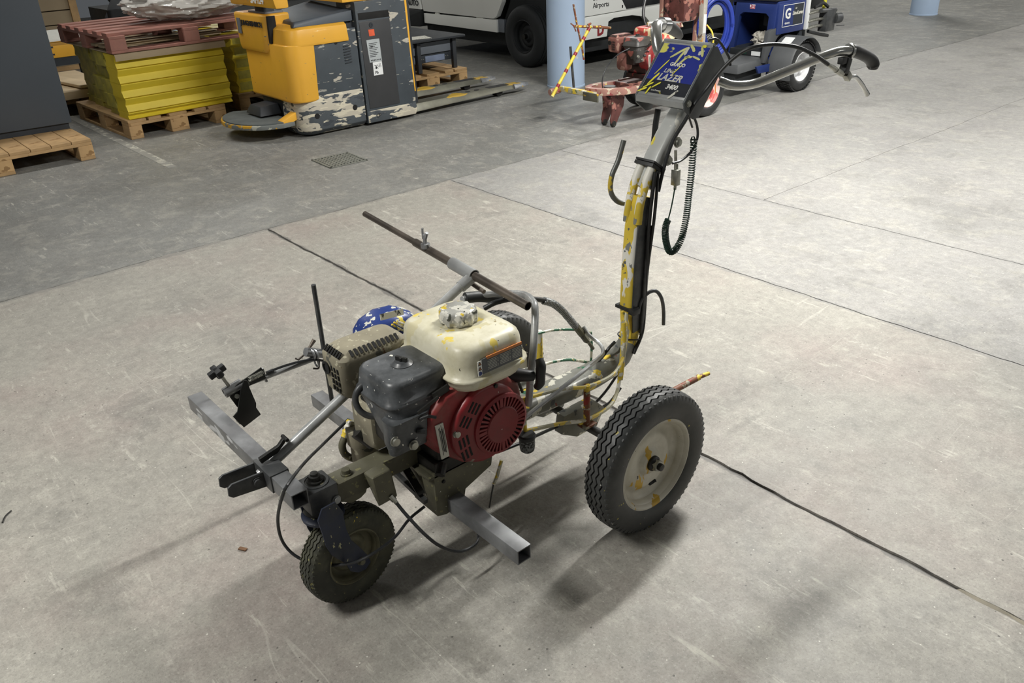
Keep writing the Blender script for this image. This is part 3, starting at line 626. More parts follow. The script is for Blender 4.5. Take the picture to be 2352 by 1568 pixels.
s0, s1 = at(571,872,'x',-.480), at(603,856,'x',-.480)
for i in range(12*8+1):
    t = i/(12*8); a = i*2*pi/8; dd = (s1-s0).normalized(); n1 = V((1,0,0)); n2 = dd.cross(n1); spg.append(s0+(s1-s0)*t+n1*.0065*cos(a)+n2*.0065*sin(a))
obj('return_spring', MB().tube(spg, .0013, 5), m['zinc'], ta)
obj('spring_seat', MB().tube([at(602,846,'x',-.5), at(612,876,'x',-.5)], .003, sq=True), m['steel'], ta)
kb = at(498,853,'x',-.50)
obj('knob_stem', MB().tube([at(525,885,'x',-.5), at(508,862,'x',-.5)], .005, 10), m['zinc'], ta)
obj('knob', MB().obox(kb, (0,1,.35), (1,0,0), (0,-.35,1), .024, .008, .009).obox(kb, (0,1,.35), (1,0,0), (0,-.35,1), .008, .024, .009).tube([kb, at(508,864,'x',-.5)], .011, 12), m['black'], ta, bev=.003)
obj('cable_boot', MB().tube([at(612,857,'x',-.5), at(628,850,'x',-.5)], .0055, 10), m['black'], ta)
# --- cables at the front
obj('control_cable', MB().tube(atm([(626,850),(660,838),(700,828),(735,827),(770,840),(800,880)], 'x', -.49), .0036, 8, 5), m['cable'], S)
loop = [(800,963,'y',-.56),(745,1017,'y',-.66),(700,1062,'y',-.76),(664,1108,'y',-.85),(648,1140,'y',-.87),(638,1195,'y',-.87),(650,1245,'y',-.86),(685,1280,'y',-.84),(740,1296,'y',-.80),(800,1294,'y',-.76),(850,1275,'y',-.72),(905,1235,'y',-.64),(940,1192,'y',-.58),(975,1163,'y',-.53)]
obj('looped_cable', MB().tube(atm(loop, 'y', 0), .0038, 8, 5), m['cable'], S, label='black cable looping down past the front wheel')
obj('cable_sleeve', MB().tube(atm([(652,1128,'y',-.865),(644,1150,'y',-.87)], 'y', 0), .0052, 8), m['spine'], S)
hang = [(910,1154,'x',.082),(935,1184,'x',.10),(975,1226,'x',.13),(1010,1253,'x',.15),(1050,1266,'x',.16),(1080,1258,'x',.16),(1098,1240,'x',.15),(1096,1215,'x',.12),(1085,1190,'x',.10)]
obj('drooping_cable', MB().tube(atm(hang, 'x', 0), .0042, 8, 5), m['cable'], S, label='black cable drooping under the rear cross bar')
obj('drip_rod', MB().tube(atm([(1152,1057,'x',.12),(1142,1092,'x',.12),(1134,1112,'x',.12)], 'x', 0), .0045, 8), m['splat'], S)
obj('drip_wire', MB().tube(atm([(1134,1108,'x',.12),(1128,1140,'x',.12),(1124,1165,'x',.12)], 'x', 0), .0022, 6), m['dark'], S)
# --- engine
XF[0] = Matrix.Translation((0, -.002, .016)); EN = engine(S, mmA); XF[0] = Matrix.Identity(4)
# --- pump with blue cover beyond the engine
pm = link(bpy.data.objects.new('paint_pump', None)); put(pm, V((-.2,-.43,.45)), S); pm['label'] = 'paint pump under a blue cover'
def ry(cx, cy, cz, w, h, r, y): return [V((cx+a, y, cz+b)) for a, b in rr(w, h, r)]
rings = []
for y, w, h, z in ((-.500,.05,.03,.528),(-.492,.08,.06,.532),(-.47,.100,.078,.540),(-.43,.110,.092,.545),(-.38,.108,.088,.542),(-.350,.09,.075,.536),(-.338,.07,.055,.532)):
    rings.append(ry(-.215, 0, z, w, h, min(w, h)*.35, y))
obj('blue_cover', MB().loft(rings), m['bluecap'], pm, ang=80)
obj('cover_label', MB().obox(at(900,722,'x',-.163), (0,1,-.1), (-.25,0.1,1), (1,0,.25), .034, .008, .0012), m['worn'], pm)
text('cover_mark', 'A', .016, at(916,718,'x',-.160), (0,1,-.1), (-.3,.1,1), m['ink'], pm)
obj('pump_housing', MB().loft([ring_z(-.215,-.42,.11,.15,.02,z) for z in (.30,.52)]), m['dark'], pm, ang=50)
obj('cover_band', MB().loft([ry(-.215,0,.50,.128,.02,.008,y) for y in (-.49,-.34)]), m['black'], pm)
fo = [at(948,748,'x',-.13), at(915,742,'x',-.13)]
obj('wire_guard', MB().tube([at(905,740,'x',-.13), at(940,757,'x',-.13)], .003, 6).tube([at(900,745,'x',-.13), at(938,765,'x',-.13)], .003, 6).tube([at(912,737,'x',-.13), at(944,750,'x',-.13)], .003, 6), m['splat'], pm)
obj('fluid_section', MB().lathe([(.001,.20),(.030,.20),(.034,.215),(.034,.30),(.040,.31),(.040,.35),(.001,.35)], (-.10,-.585,.02), (0,0,1), 24), m['muffler'], pm)
obj('pump_cylinder', MB().tube([at(822,985,'x',-.08), at(860,1012,'x',-.06)], .024, 16), m['dark'], pm)
obj('outlet_fitting', MB().tube([at(808,965,'x',-.13), at(793,1003,'x',-.13)], [.011,.013,.011,.013,.011,.013,.011,.013], 12, 0) if 0 else MB().tube([at(808+(793-808)*k/7, 965+38*k/7, 'x', -.13) for k in range(8)], [.011,.013,.0105,.013,.0105,.013,.0105,.012], 12), m['splat'], pm)
obj('suction_hose', MB().tube(atm([(793,1003),(786,1022),(792,1042),(812,1053),(835,1054)], 'x', -.13), .0095, 12, 4), m['olive'], pm)
obj('loop_hose', MB().tube([at(838,880,'x',.0), at(822,895,'x',.0), at(816,918,'x',.0), at(826,942,'x',.01), at(848,955,'x',.02), at(875,955,'x',.03)], .0075, 12, 4), m['dkgrey'], pm)
# --- rear frame: flat spine, elbow, upright
sp = [(-.30,.285),(-.12,.283),(.02,.274),(.12,.272),(.19,.276),(.245,.292),(.276,.325),(.285,.37),(.279,.45),(.283,.58),(.292,.686),(.315,.77)]
def sweep(path, w, t, x=0):
    rings = []
    for i, (y, z) in enumerate(path):
        a, b = path[max(i-1,0)], path[min(i+1,len(path)-1)]; d = V((0, b[0]-a[0], b[1]-a[1])).normalized(); n = V((1,0,0)).cross(d)
        ww, tt = (w[i] if isinstance(w, list) else w), (t[i] if isinstance(t, list) else t)
        rings.append([V((x+p, y, z))+n*q for p, q in rr(ww, tt, min(ww, tt)*.3, 4)])
    return MB().loft(rings)
obj('spine_tube', sweep(sp[:7], [.085,.085,.085,.08,.075,.062,.052], [.052]*5+[.05,.048]), m['spine'], S, ang=60, label='flat grey spine tube smeared with paint')
obj('upright_post', sweep(sp[5:], [.058,.052,.050,.050,.050,.050,.050], .046), m['post'], S, ang=60, label='upright post in flaking yellow and white paint')
up2 = [(.29,.72),(.322,.792),(.368,.869),(.41,.921),(.462,.971),(.50,1.01)]
m['upp'] = mat('pale_metal_post', 'bdbfbc', .38, .1, var=.1, splats=(('e0cf45', 16, .60, 1.), (WHI, 20, .62, 2.), ('7b7d7b', 20, .66, 3.)))
obj('upper_post', sweep(up2[1:], .056, .036), m['upp'], S, ang=60)
obj('post_side_face', sweep([(.286,.37),(.281,.45),(.285,.58),(.294,.686),(.317,.77)], .004, .040, .0265), m['dkgrey'], S, ang=60)
for x in (-.020, .018):
    obj('clamped_rail', MB().tube([(x,.282,.70),(x,.290,.755),(x,.312,.812),(x,.335,.850)], .0125, 12, 4), m['post'], S)
obj('post_band', MB().obox((0,.345,.845), (1,0,0), (0,-.62,.42), (0,.42,.62), .033, .030, .005).obox((0,.350,.853), (1,0,0), (0,-.62,.42), (0,.42,.62), .033, .030, .003), m['black'], S, bev=.001)
def strap(z, y, w=.031, t=.029): return MB().box(-w, w, y-t, y+t, z-.005, z+.005)
obj('cable_tie', strap(.445,.280), m['black'], S, bev=.001)
obj('tie_knot', MB().obox((.034,.262,.443), (1,0,0), (0,1,0), (0,0,1), .010, .014, .008), m['black'], S, bev=.002)
obj('cable_tie', MB().torus((0,.285,.345), (0,.15,1), .036, .0022, 24, 6), m['black'], S)
for (yy, zz) in ((.405,.905),(.368,.862)):
    bolt(S, (.029, yy+.018, zz-.002), (1,0,0), .011, .009, m['zinc'], 12)
bolt(S, at(1523,318,'x',0)+V((0,0,0)), (0,-.6,.8), .010, .002, m['white'], 12, 'white_spot')
obj('black_cables', MB().tube([(.034,.33,.84),(.036,.312,.72),(.034,.309,.56),(.032,.310,.44),(.034,.300,.36),(.03,.27,.30)], .0055, 8, 5).tube([(.034,.342,.84),(.042,.325,.72),(.034,.314,.56),(.03,.312,.44)], .0045, 8, 5), m['hose'], S)
obj('side_conduit', sweep([(.300,.36),(.305,.45),(.309,.56),(.318,.69)], .012, .016, .031), m['dkgrey'], S, ang=60)
# --- hooks
def hook(name, pts, r, mt, lab):
    return obj(name, MB().tube(pts, r, 12, 6), mt, S, label=lab)
hook('hose_hook', atm([(1433,322,'x',-.07),(1420,368,'x',-.07),(1405,405,'x',-.07),(1403,440,'x',-.07),(1418,462,'x',-.06),(1440,466,'x',-.05),(1468,450,'x',-.04),(1487,418,'x',-.03),(1497,392,'x',-.02)], 'x', 0), .0075, m['hook'], 'bent rod hose hook at the post top')
hook('hose_hook', atm([(1466,720,'x',.028),(1472,692,'x',.03),(1488,673,'x',.035),(1506,668,'x',.045),(1519,684,'x',.05),(1524,712,'x',.05),(1524,745,'x',.05)], 'x', 0), .0055, m['dkgrey'], 'grey bent rod hook low on the post')
# --- console
cn = link(bpy.data.objects.new('control_console', None)); put(cn, V((0,.45,1.06)), S); cn['label'] = 'sloping control console with a blue maker label splashed yellow'
q0, q1 = V((0,.383,1.022)), V((0,.492,1.150))        # bottom front edge, top edge of the face (y, z)
fu = V((1,0,0)); fv = (q1-q0).normalized(); fn = fu.cross(fv)     # fn points up and forwards
hwid = .083
def face(a, b, o=0): return q0+fu*(a*hwid)+(q1-q0)*b+fn*o
obj('console_body', MB().prism([(.383,1.012),(.490,1.144),(.515,1.120),(.50,1.07),(.43,.99)], lambda y, z: V((-hwid+.004,y,z)), lambda y, z: V((hwid-.004,y,z))), m['grey'], cn, bev=.003)
for s in (-1, 1):
    x0 = s*hwid
    obj('side_plate', MB().prism([(.376,1.004),(.372,1.024),(.380,1.034),(.480,1.150),(.500,1.150),(.536,1.104),(.515,1.075),(.437,.975),(.415,.975)], lambda y, z: V((x0-.003,y,z)), lambda y, z: V((x0+.003,y,z))), m['grey'], cn, bev=.0015)
    bolt(cn, (x0+s*.003,.390,1.020), (s,0,0), .007, .005, m['zinc'], 12)
lp = lambda a, b, c_, d, o, e_=.001: MB().hexa([face(a,b,o), face(c_,b,o), face(c_,d,o), face(a,d,o), face(a,b,o+e_), face(c_,b,o+e_), face(c_,d,o+e_), face(a,d,o+e_)])
obj('face_plate', lp(-1,0,1,1,.004,.004), m['alu'], cn, bev=.001)
obj('blue_label', lp(-.93,.29,.93,.94,.008), m['panel'], cn)
obj('black_label', lp(-.93,.06,.93,.29,.008), m['panelk'], cn)
obj('front_lip', MB().prism([(.374,1.008),(.372,1.024),(.382,1.032),(.392,1.026),(.40,1.004)], lambda y, z: V((-hwid,y,z)), lambda y, z: V((hwid,y,z))), m['alu'], cn, bev=.003)
obj('top_rail', MB().tube([face(-1,1.0,.006), face(1,1.0,.006)], .0055, 10), m['alu'], cn)
LG = dict(u=fu, v=fv, mat=m['white'], parent=cn)
text('maker_name', 'GRACO', .0145, face(.05,.585,.0095), **LG, bold=.0004)
text('lettering', 'LINE', .017, face(-.16,.465,.0095), u=fu, v=fv, mat=m['worn'], parent=cn, bold=.0004, shear=.3)
text('lettering', 'LAZER', .0275, face(.0,.345,.0095), u=fu, v=fv, mat=m['worn'], parent=cn, bold=.0008, shear=.3)
text('lettering', '3400', .019, face(.26,.195,.0095), **LG, bold=.0006, shear=.2)
text('lettering', 'Low Pressure', .006, face(-.28,.105,.0095), **LG)
random.seed(5)
m['tape'] = mat('pale_yellow_brush_marks', 'd0cf8a', .5, var=.1); m['ypaint'] = mat('bright_yellow_paint', 'e6de46', .4, var=.1)
for (a, b, ln, wd, an, mt) in ((-.15,.80,.055,.008,40,'tape'),(.30,.90,.03,.009,-40,'tape'),(.12,.84,.026,.010,88,'worn'),(-.02,.72,.045,.008,75,'tape'),(.18,.68,.04,.008,55,'tape'),(.30,.74,.025,.007,8,'tape'),
        (.72,.86,.035,.008,-60,'tape'),(.62,.74,.03,.006,-15,'tape'),(-.52,.52,.055,.004,62,'ypaint'),(-.62,.30,.045,.007,60,'ypaint'),(-.70,.18,.035,.005,35,'ypaint'),(-.38,.20,.03,.005,40,'ypaint'),(-.85,.09,.03,.006,30,'ypaint'),(-.60,.09,.025,.006,75,'ypaint'),(.12,.50,.045,.0035,62,'ypaint'),(.45,.08,.035,.008,50,'worn'),(.70,.95,.014,.009,0,'ypaint')):
    d_ = fu*cos(radians(an))+fv*sin(radians(an)); e_ = fn.cross(d_)
    sh = [(ln*.5*x, wd*.5*y) for x, y in ((-1,-.3),(-.6,-.9),(.1,-.8),(.7,-1),(1,-.2),(.9,.6),(.3,1),(-.5,.8),(-.95,.5))]
    o_ = face(a, b, .0092)
    obj('paint_smear', MB().prism(sh, lambda p, q: o_+d_*p+e_*q, lambda p, q: o_+d_*p+e_*q+fn*.001), m[mt], cn)
# --- handlebars
for s, lab in ((1, 'bent chrome handlebar with the brake lever'), (-1, 'far chrome handlebar')):
    hp = [V((s*.086,.515,1.060)), V((s*.118,.540,1.048)), V((s*.150,.590,1.050)), V((s*.205,.640,1.078)), V((s*.258,.690,1.108)), V((s*.290,.735,1.124)), V((s*.305,.780,1.124))]
    if s < 0:
        hp = [V((-.086,.50,1.10)), V((-.105,.49,1.125)), V((-.125,.50,1.160)), V((-.145,.525,1.182)), V((-.165,.57,1.180)), V((-.18,.61,1.17))]
    h_ = link(bpy.data.objects.new('handlebar', None)); put(h_, hp[2], S); h_['label'] = lab
    obj('bar', MB().tube(hp, .0125 if s > 0 else .016, 18, 7), m['chrome'], h_)
    if s > 0:
        g = [V((.302,.775,1.124)), V((.306,.80,1.120)), V((.310,.835,1.108)), V((.313,.865,1.096)), V((.315,.885,1.084)), V((.316,.893,1.072)), V((.316,.894,1.062))]
        obj('grip', MB().tube(g, [.0145,.0165,.0158,.0155,.0165,.017,.012], 16, 4), m['black'], h_)
    else:
        g = [V((-.17,.585,1.178)), V((-.185,.63,1.165)), V((-.20,.68,1.145)), V((-.21,.71,1.13))]
        obj('grip', MB().tube(g, [.019,.0185,.015,.010], 16, 4), m['black'], h_)
        obj('bar_collar', MB().tube([g[0]+V((0,-.012,.001)), g[0]+V((0,.012,-.002))], .0215, 18), m['chrome'], h_)
xh = .305
obj('bar_clip', MB().torus(V((xh-.002,.778,1.123)), (.0,1,-.1), .0165, .0035, 20, 8), m['chrome'], S)
bl = link(bpy.data.objects.new('brake_lever', None)); put(bl, at(1945,165,'x',xh), S)
obj('lever_mount', MB().obox(at(1942,150,'x',xh), (0,1,-.3), (1,0,0), (0,.3,1), .011, .010, .020).obox(at(1935,139,'x',xh), (0,1,0), (1,0,0), (0,0,1), .012, .008, .009), m['black'], bl, bev=.003)
obj('lever_pivot', MB().obox(at(1946,174,'x',xh), (0,1,-.9), (0,.9,1), (1,0,0), .013, .009, .008).tube([at(1944,160,'x',xh), at(1948,172,'x',xh)], .006, 10), m['zinc'], bl, bev=.002)
obj('lever_blade', MB().tube(atm([(1946,182),(1955,177),(1966,178),(1978,192),(1986,205),(1992,217)], 'x', xh), [.005,.006,.0065,.0065,.006,.0075], 10, 4), m['chrome'], bl)
obj('cable_adjuster', MB().tube(atm([(1902,148),(1920,160)], 'x', xh), [.0045,.007], 10).tube(atm([(1920,160),(1934,169)], 'x', xh), .0085, 10), m['zinc'], bl)
bc = [(1902,148,'x',xh),(1872,127,'x',.29),(1830,108,'x',.26),(1780,102,'x',.22),(1735,107,'x',.19),(1700,122,'x',.16),(1662,155,'x',.13),(1622,205,'x',.10),(1596,238,'x',.092),(1575,275,'x',.075),(1545,325,'x',.05),(1525,385,'x',.036),(1512,440,'x',.036)]
obj('brake_cable', MB().tube(atm(bc, 'x', 0), .0052, 10, 6), m['cable'], S, label='long black brake cable arching from the lever to the post')
obj('thin_cable', MB().tube(atm([(1588,258),(1600,285),(1602,315),(1590,345),(1565,368),(1545,375)], 'x', .07), .0035, 8, 5).tube(atm([(1592,240,'x',.09),(1582,262,'x',.08),(1590,292,'x',.07)], 'x', 0), .003, 8, 4), m['cable'], S)
obj('throttle_rod', MB().tube([face(.82,1.0,.01)+V((0,0,.01)), face(.95,1.03,.012)+V((0,.02,.004)), V((.09,.545,1.118)), V((.092,.552,1.095))], .0035, 8, 3), m['black'], cn)
obj('lever_tab', MB().obox(at(1588,107,'x',-.03), (1,.5,0), (0,0,1), (-.5,1,0), .026, .012, .002), m['olive'], cn)
hz = [(1512,250,'x',-.05),(1506,285,'x',-.05),(1503,318,'x',-.045),(1498,345,'x',-.035)]
obj('left_hose', MB().tube(atm(hz, 'x', 0), .0085, 10, 5), m['hose'], S)
# --- coiled cord
def coil(path, R, pitch, r, n=9):
    P = [V(p) for p in path]; q = []
    for i in range(len(P)-1):
        a = P[max(i-1,0)]; b = P[i]; c = P[i+1]; d = P[min(i+2,len(P)-1)]
        for k in range(12):
            t = k/12; q.append(0.5*((2*b)+(c-a)*t+(2*a-5*b+4*c-d)*t*t+(3*b-a-3*c+d)*t**3))
    q.append(P[-1]); out = []; ph = 0; e1 = V((1,0,0))
    for i in range(len(q)-1):
        L_ = (q[i+1]-q[i]).length; d = (q[i+1]-q[i]).normalized(); pt = pitch[0]+(pitch[1]-pitch[0])*i/len(q); ns = max(2, int(L_/pt*n))
        for k in range(ns):
            p = q[i].lerp(q[i+1], k/ns); e1 = (e1-d*e1.dot(d)).normalized(); e2 = d.cross(e1)
            out.append(p+(e1*cos(ph)+e2*sin(ph))*R); ph += 2*pi/n*(L_/pt*n/ns)
    return MB().tube(out, r, 5)
cpts = atm([(1594,318),(1592,350),(1588,400),(1582,450),(1576,500),(1566,545),(1552,572),(1538,577),(1530,555),(1528,525),(1535,503)], 'x', .07)
obj('coiled_cord', coil(cpts, .0085, (.0075,.0038), .0020), m['green'], S, label='dark green coiled cord hanging in a loop')
obj('cord_loop', MB().torus(at(1591,322,'x',.07), (1,.2,0), .0105, .0018, 24, 6), m['green'], S)
obj('cord_tail', MB().tube(atm([(1535,503),(1541,480),(1546,455),(1550,432)], 'x', .062), .0021, 6, 4), m['green'], S)
obj('plug_block', MB().obox(at(1552,407,'x',.06), (0,1,0), (0,0,1), (1,0,0), .0085, .022, .010).tube(atm([(1551,425),(1550,436)], 'x', .06), .0045, 8).tube(atm([(1553,375),(1553,392)], 'x', .055), .006, 8), m['zinc'], S, bev=.002)
obj('plug_post', MB().tube(atm([(1552,345),(1552,380)], 'x', .055), .004, 8), m['zinc'], S)
# --- basket of welded rod beside the spine
bk = link(bpy.data.objects.new('bucket_cradle', None)); put(bk, V((.05,0,.3)), S); bk['label'] = 'welded rod bucket cradle splashed in many colours'
def rod(pts, r, mt, par, name='rod', n=8, sm=5): return obj(name, MB().tube(pts, r, n, sm), mt, par)
# two curved rails and uprights: near side x = .12, far side x = -.13
rod([V((.118,-.245,.400)), V((.122,-.12,.378)), V((.122,-.02,.345)), V((.10,.10,.322)), V((.065,.18,.325)), V((.03,.235,.355)), V((.022,.25,.385)), V((.018,.245,.42)), V((.012,.235,.445))], .0052, m['splat'], bk)
rod([V((.118,-.240,.302)), V((.122,-.12,.272)), V((.122,-.02,.240)), V((.10,.09,.222)), V((.075,.15,.232)), V((.05,.19,.262))], .0055, m['splat'], bk)
rod([V((.118,-.24,.300)), V((.118,-.243,.405))], .0055, m['splat'], bk, sm=0)
rod([V((.122,-.020,.224)), V((.122,-.020,.350))], .0095, m['rust'], bk, 'upright', 12, 0)
obj('upright_foot', MB().obox((.122,-.018,.224), (1,0,0), (0,1,0), (0,0,1), .016, .022, .003), m['rust'], bk, bev=.001)
rod([V((.045,.205,.432)), V((.052,.200,.36)), V((.060,.18,.26))], .0085, m['splat'], bk, 'upright', 12, 3)
rod([V((.02,.245,.44)), V((.036,.225,.40)), V((.045,.21,.36)), V((.05,.20,.33))], .006, m['splat'], bk)
rod(atm([(1226,768,'x',-.12),(1270,758,'x',-.12),(1320,757,'x',-.12),(1356,763,'x',-.12)], 'x', 0), .004, m['splatg'], bk)
rod(atm([(1357,762,'x',-.12),(1359,795,'x',-.12),(1357,832,'x',-.12)], 'x', 0), .004, m['splatg'], bk)
rod(atm([(1357,833,'x',-.12),(1310,826,'x',-.12),(1265,832,'x',-.12),(1215,850,'x',-.12)], 'x', 0), .0048, m['splatg'], bk)
rod(atm([(1238,760,'x',-.13),(1240,840,'x',-.13)], 'x', 0), .010, m['post'], bk, 'upright', 12, 0)
obj('cradle_plate', MB().hexa([(-.155,-.10,.292),(-.06,-.16,.292),(-.03,-.04,.292),(-.12,.02,.292),(-.155,-.10,.302),(-.06,-.16,.302),(-.03,-.04,.302),(-.12,.02,.302)]), m['spine'], bk, bev=.002)
obj('cradle_cone', MB().lathe([(.001,0),(.030,0),(.020,.045),(.012,.06),(.001,.06)], (-.115,-.0,.235), (0,0,1), 16), m['splat'], bk)
obj('tie_wrapped_hose', MB().tube(atm([(1250,930,'x',-.05),(1262,905,'x',-.05),(1300,875,'x',-.04),(1340,850,'x',-.03),(1375,828,'x',-.01),(1398,800,'x',0),(1412,785,'x',0)], 'x', 0), .0048, 8, 4), m['cable'], S)
obj('silver_return_tube', MB().tube(atm([(1206,958,'x',.132),(1260,915,'x',.132),(1330,860,'x',.10),(1378,820,'x',.04),(1385,806,'x',.01),(1378,790,'x',-.04),(1352,768,'x',-.08),(1340,750,'x',-.10)], 'x', 0), .0058, 10, 5), m['galv'], S, label='bent shiny return tube')
# control plates under the spine
obj('axle_bracket', MB().prism([(-.07,.255),(.05,.255),(.09,.215),(.06,.165),(-.02,.165),(-.08,.20)], lambda y, z: V((.055,y,z)), lambda y, z: V((.085,y,z))), m['spine'], S, bev=.003, label='grey axle bracket')
obj('axle_bracket', MB().prism([(-.07,.255),(.05,.255),(.09,.215),(.06,.165),(-.02,.165),(-.08,.20)], lambda y, z: V((-.085,y,z)), lambda y, z: V((-.055,y,z))), m['spine'], S, bev=.003)
obj('lower_cable', MB().tube(atm([(1340,958,'x',.05),(1290,975,'x',.06),(1250,992,'x',.08),(1200,1015,'x',.10),(1150,1035,'x',.10)], 'x', 0), .0045, 8, 4).tube(atm([(1425,890,'x',.03),(1400,925,'x',.03),(1368,942,'x',.03)], 'x', 0), .005, 8, 4).tube(atm([(1418,860,'x',.02),(1390,900,'x',.03),(1358,935,'x',.04)], 'x', 0), .004, 8, 4), m['cable'], S)
obj('cable_clip', MB().tube(atm([(1336,945,'x',.05),(1336,975,'x',.05)], 'x', 0), .004, 8).tube(atm([(1326,950,'x',.05),(1344,958,'x',.05)], 'x', 0), .008, 8), m['black'], S)
# strainer
st0 = V((.13,-.245,.300))
obj('strainer_collar', MB().lathe([(.001,0),(.021,0),(.023,.004),(.023,.010),(.020,.014),(.001,.014)], st0+V((0,0,-.012)), (0,0,1), 24), m['black'], S)
obj('strainer_basket', MB().lathe([(.001,-.040),(.012,-.040),(.0185,-.034),(.0205,-.02),(.0205,0),(.001,0)], st0+V((0,0,-.012)), (0,0,1), 24), m['mesh'], S)
# suspension of hoses behind the tank
obj('roll_bar', MB().tube([at(1062,688,'x',-.20), at(1090,680,'x',-.20), at(1150,674,'x',-.14), at(1200,676,'x',-.04), at(1222,690,'x',.04), at(1229,712,'x',.08), at(1226,790,'x',.115), at(1219,860,'x',.13), at(1214,930,'x',.13)], .0095, 14, 6), m['galv'], S, label='bent grey steel roll tube behind the tank')
obj('hose_sleeve', MB().tube([at(1068,684,'x',-.20), at(1105,681,'x',-.19), at(1150,686,'x',-.17)], .0155, 14, 4), m['black'], S)
obj('pressure_hose', MB().tube(atm([(1112,708,'x',-.14),(1140,694,'x',-.12),(1185,685,'x',-.10),(1230,687,'x',-.10),(1250,690,'x',-.10)], 'x', 0), .0075, 12, 5), m['hose'], S)
gp = atm([(1248,690),(1270,697),(1290,712),(1308,732),(1322,750)], 'x', -.10)
obj('spring_guard', coil(gp, .0098, (.0062,.0062), .0021, 10), m['alu'], S)
obj('hose_core', MB().tube(gp+atm([(1335,768),(1345,780)], 'x', -.10), .0078, 10, 4), m['hose'], S)
obj('hose_fitting', MB().tube(atm([(1322,748),(1336,766)], 'x', -.10), .012, 8).tube(atm([(1338,768),(1348,782)], 'x', -.10), .0105, 6).tube(atm([(1352,786),(1362,800)], 'x', -.10), .006, 8), m['olive'], S)
obj('throttle_cable', MB().tube(atm([(1160,852,'x',.10),(1178,856,'x',.10),(1192,880,'x',.10),(1200,900,'x',.10)], 'x', 0), .004, 8, 4), m['black'], S)
obj('rear_peg', MB().tube([at(1555,892,'z',.235), at(1627,858,'z',.235)], [.0095,.0095,.0065,.0065], 12, 0) if 0 else MB().tube([at(1545,898,'z',.22), at(1605,866,'z',.22)], .0095, 12).tube([at(1600,868,'z',.22), at(1628,857,'z',.22)], .0065, 12, hollow=.6), m['rust'], S, label='rusty peg sticking out behind the near wheel')
# ================================================================ things behind
m['wood'] = mat('pallet_wood', 'b59468', .75, var=.15, vs=6, splats=(('8f6f47', 14, .62, 1., (1, 1, 1)),))
m['woodd'] = mat('dull_pallet_wood', '94784f', .8, var=.2, vs=6, dirt=('5f4d36', 8, .5))
m['woodl'] = mat('pale_new_boards', 'dcc5a0', .7, var=.06, vs=5)
m['yel'] = mat('yellow_sheet_metal', 'd8c234', .5, var=.05, vs=4)
m['yeld'] = mat('dusty_yellow_metal', 'b8ad48', .55, var=.15, vs=12, dirt=('77744a', 9, .5))
m['redw'] = mat('rust_red_painted_wood', '96665a', .65, var=.10, vs=8, dirt=('7a5a50', 9, .6))
m['card'] = mat('brown_cardboard', '9a8a70', .8, var=.06, vs=3)
m['cab'] = mat('dark_slate_cabinet_paint', '434a52', .5, var=.03, vs=3)
m['cabk'] = mat('black_parts_and_gap_shade', '2b3036', .6)
m['jy'] = mat('amber_truck_paint', 'e6ac38', .42, var=.04, vs=4, splats=(('8a7a50', 22, .715, 1., (1, 1, 3)), ('7e7c70', 9, .70, 4., (1, 1, 4))), coat=.15)
m['jg'] = mat('slate_truck_panel', '42494f', .5, var=.1, vs=6, splats=(('b3ada0', 5, .615, 1., (1, 1, 2.6)), ('9b9a92', 18, .64, 2., (1, .5, 3))))
m['jgs'] = mat('scraped_truck_skirt', '4a5055', .5, var=.1, vs=6, splats=(('b9b2a2', 4.5, .50, 1., (1, 1, 2.8)), ('cbc4b0', 12, .56, 2., (1, .6, 3.2)), ('3b4046', 16, .60, 5., (1, .6, 2))))
m['jd'] = mat('black_truck_door', '37383a', .5, var=.06)
m['fork'] = mat('worn_fork_steel', '6f6e62', .4, .5, var=.15, vs=8, splats=(('b08f2e', 4, .58, 2., (1, .6, 3)), ('a9aaa6', 12, .68, 3.)))
m['vw'] = mat('white_vehicle_paint', 'dfe1dd', .4, var=.02, vs=2)
m['vk'] = mat('black_vehicle_plastic', '1d2022', .7, var=.08)
m['vr'] = mat('dark_red_mark', '8a2028', .5)
m['tbl'] = mat('dark_bench_steel', '33363a', .5, var=.08)
m['drw'] = mat('grey_blue_drawer', '6a7078', .5, var=.04)
m['film'] = mat('crumpled_clear_film', 'cfccc6', .2, var=.04, trans=.35, spec=1, coat=.6)

def board(par, c, hx, hy, hz, mt, name='board'):
    return obj(name, MB().box(c[0]-hx, c[0]+hx, c[1]-hy, c[1]+hy, c[2]-hz, c[2]+hz), mt, par, bev=.003, seg=1)
def pallet(name, label, x, y, rot, mt, grp=None, L=1.2, W=.8, boards=5, cat='pallet', z=0):
    """origin at the near corner; short side along +y, long side along -x, before turning by rot"""
    XF[0] = Matrix.Translation((x, y, z)) @ Matrix.Rotation(radians(rot), 4, 'Z')
    t = thing(name, label, cat, (-L/2, W/2, 0), grp)
    if boards == 5: ys = [(0,.145),(.163,.263),(.3275,.4725),(.537,.637),(.655,.8)]
    else: ys = [(W/boards*k+.002, W/boards*(k+1)-.002) for k in range(boards)]
    for a, b in ys: obj('deck_board', MB().box(-L, 0, a, b, .122, .144), mt, t, bev=.002, seg=1)
    for a in (0, L/2-.0725, L-.145): obj('cross_board', MB().box(-a-.145, -a, 0, W, .100, .122), mt, t, bev=.002, seg=1)
    for a in (0, L/2-.0725, L-.145):
        for b, w in ((0,.1),(W/2-.0725,.145),(W-.1,.1)): obj('block', MB().box(-a-.145, -a, b, b+w, .022, .100), mt, t, bev=.003, seg=1)
    for b, w in ((0,.1),(W/2-.0725,.145),(W-.1,.1)): obj('runner', MB().box(-L, 0, b, b+w, 0, .022), mt, t, bev=.002, seg=1)
    XF[0] = Matrix.Identity(4); return t
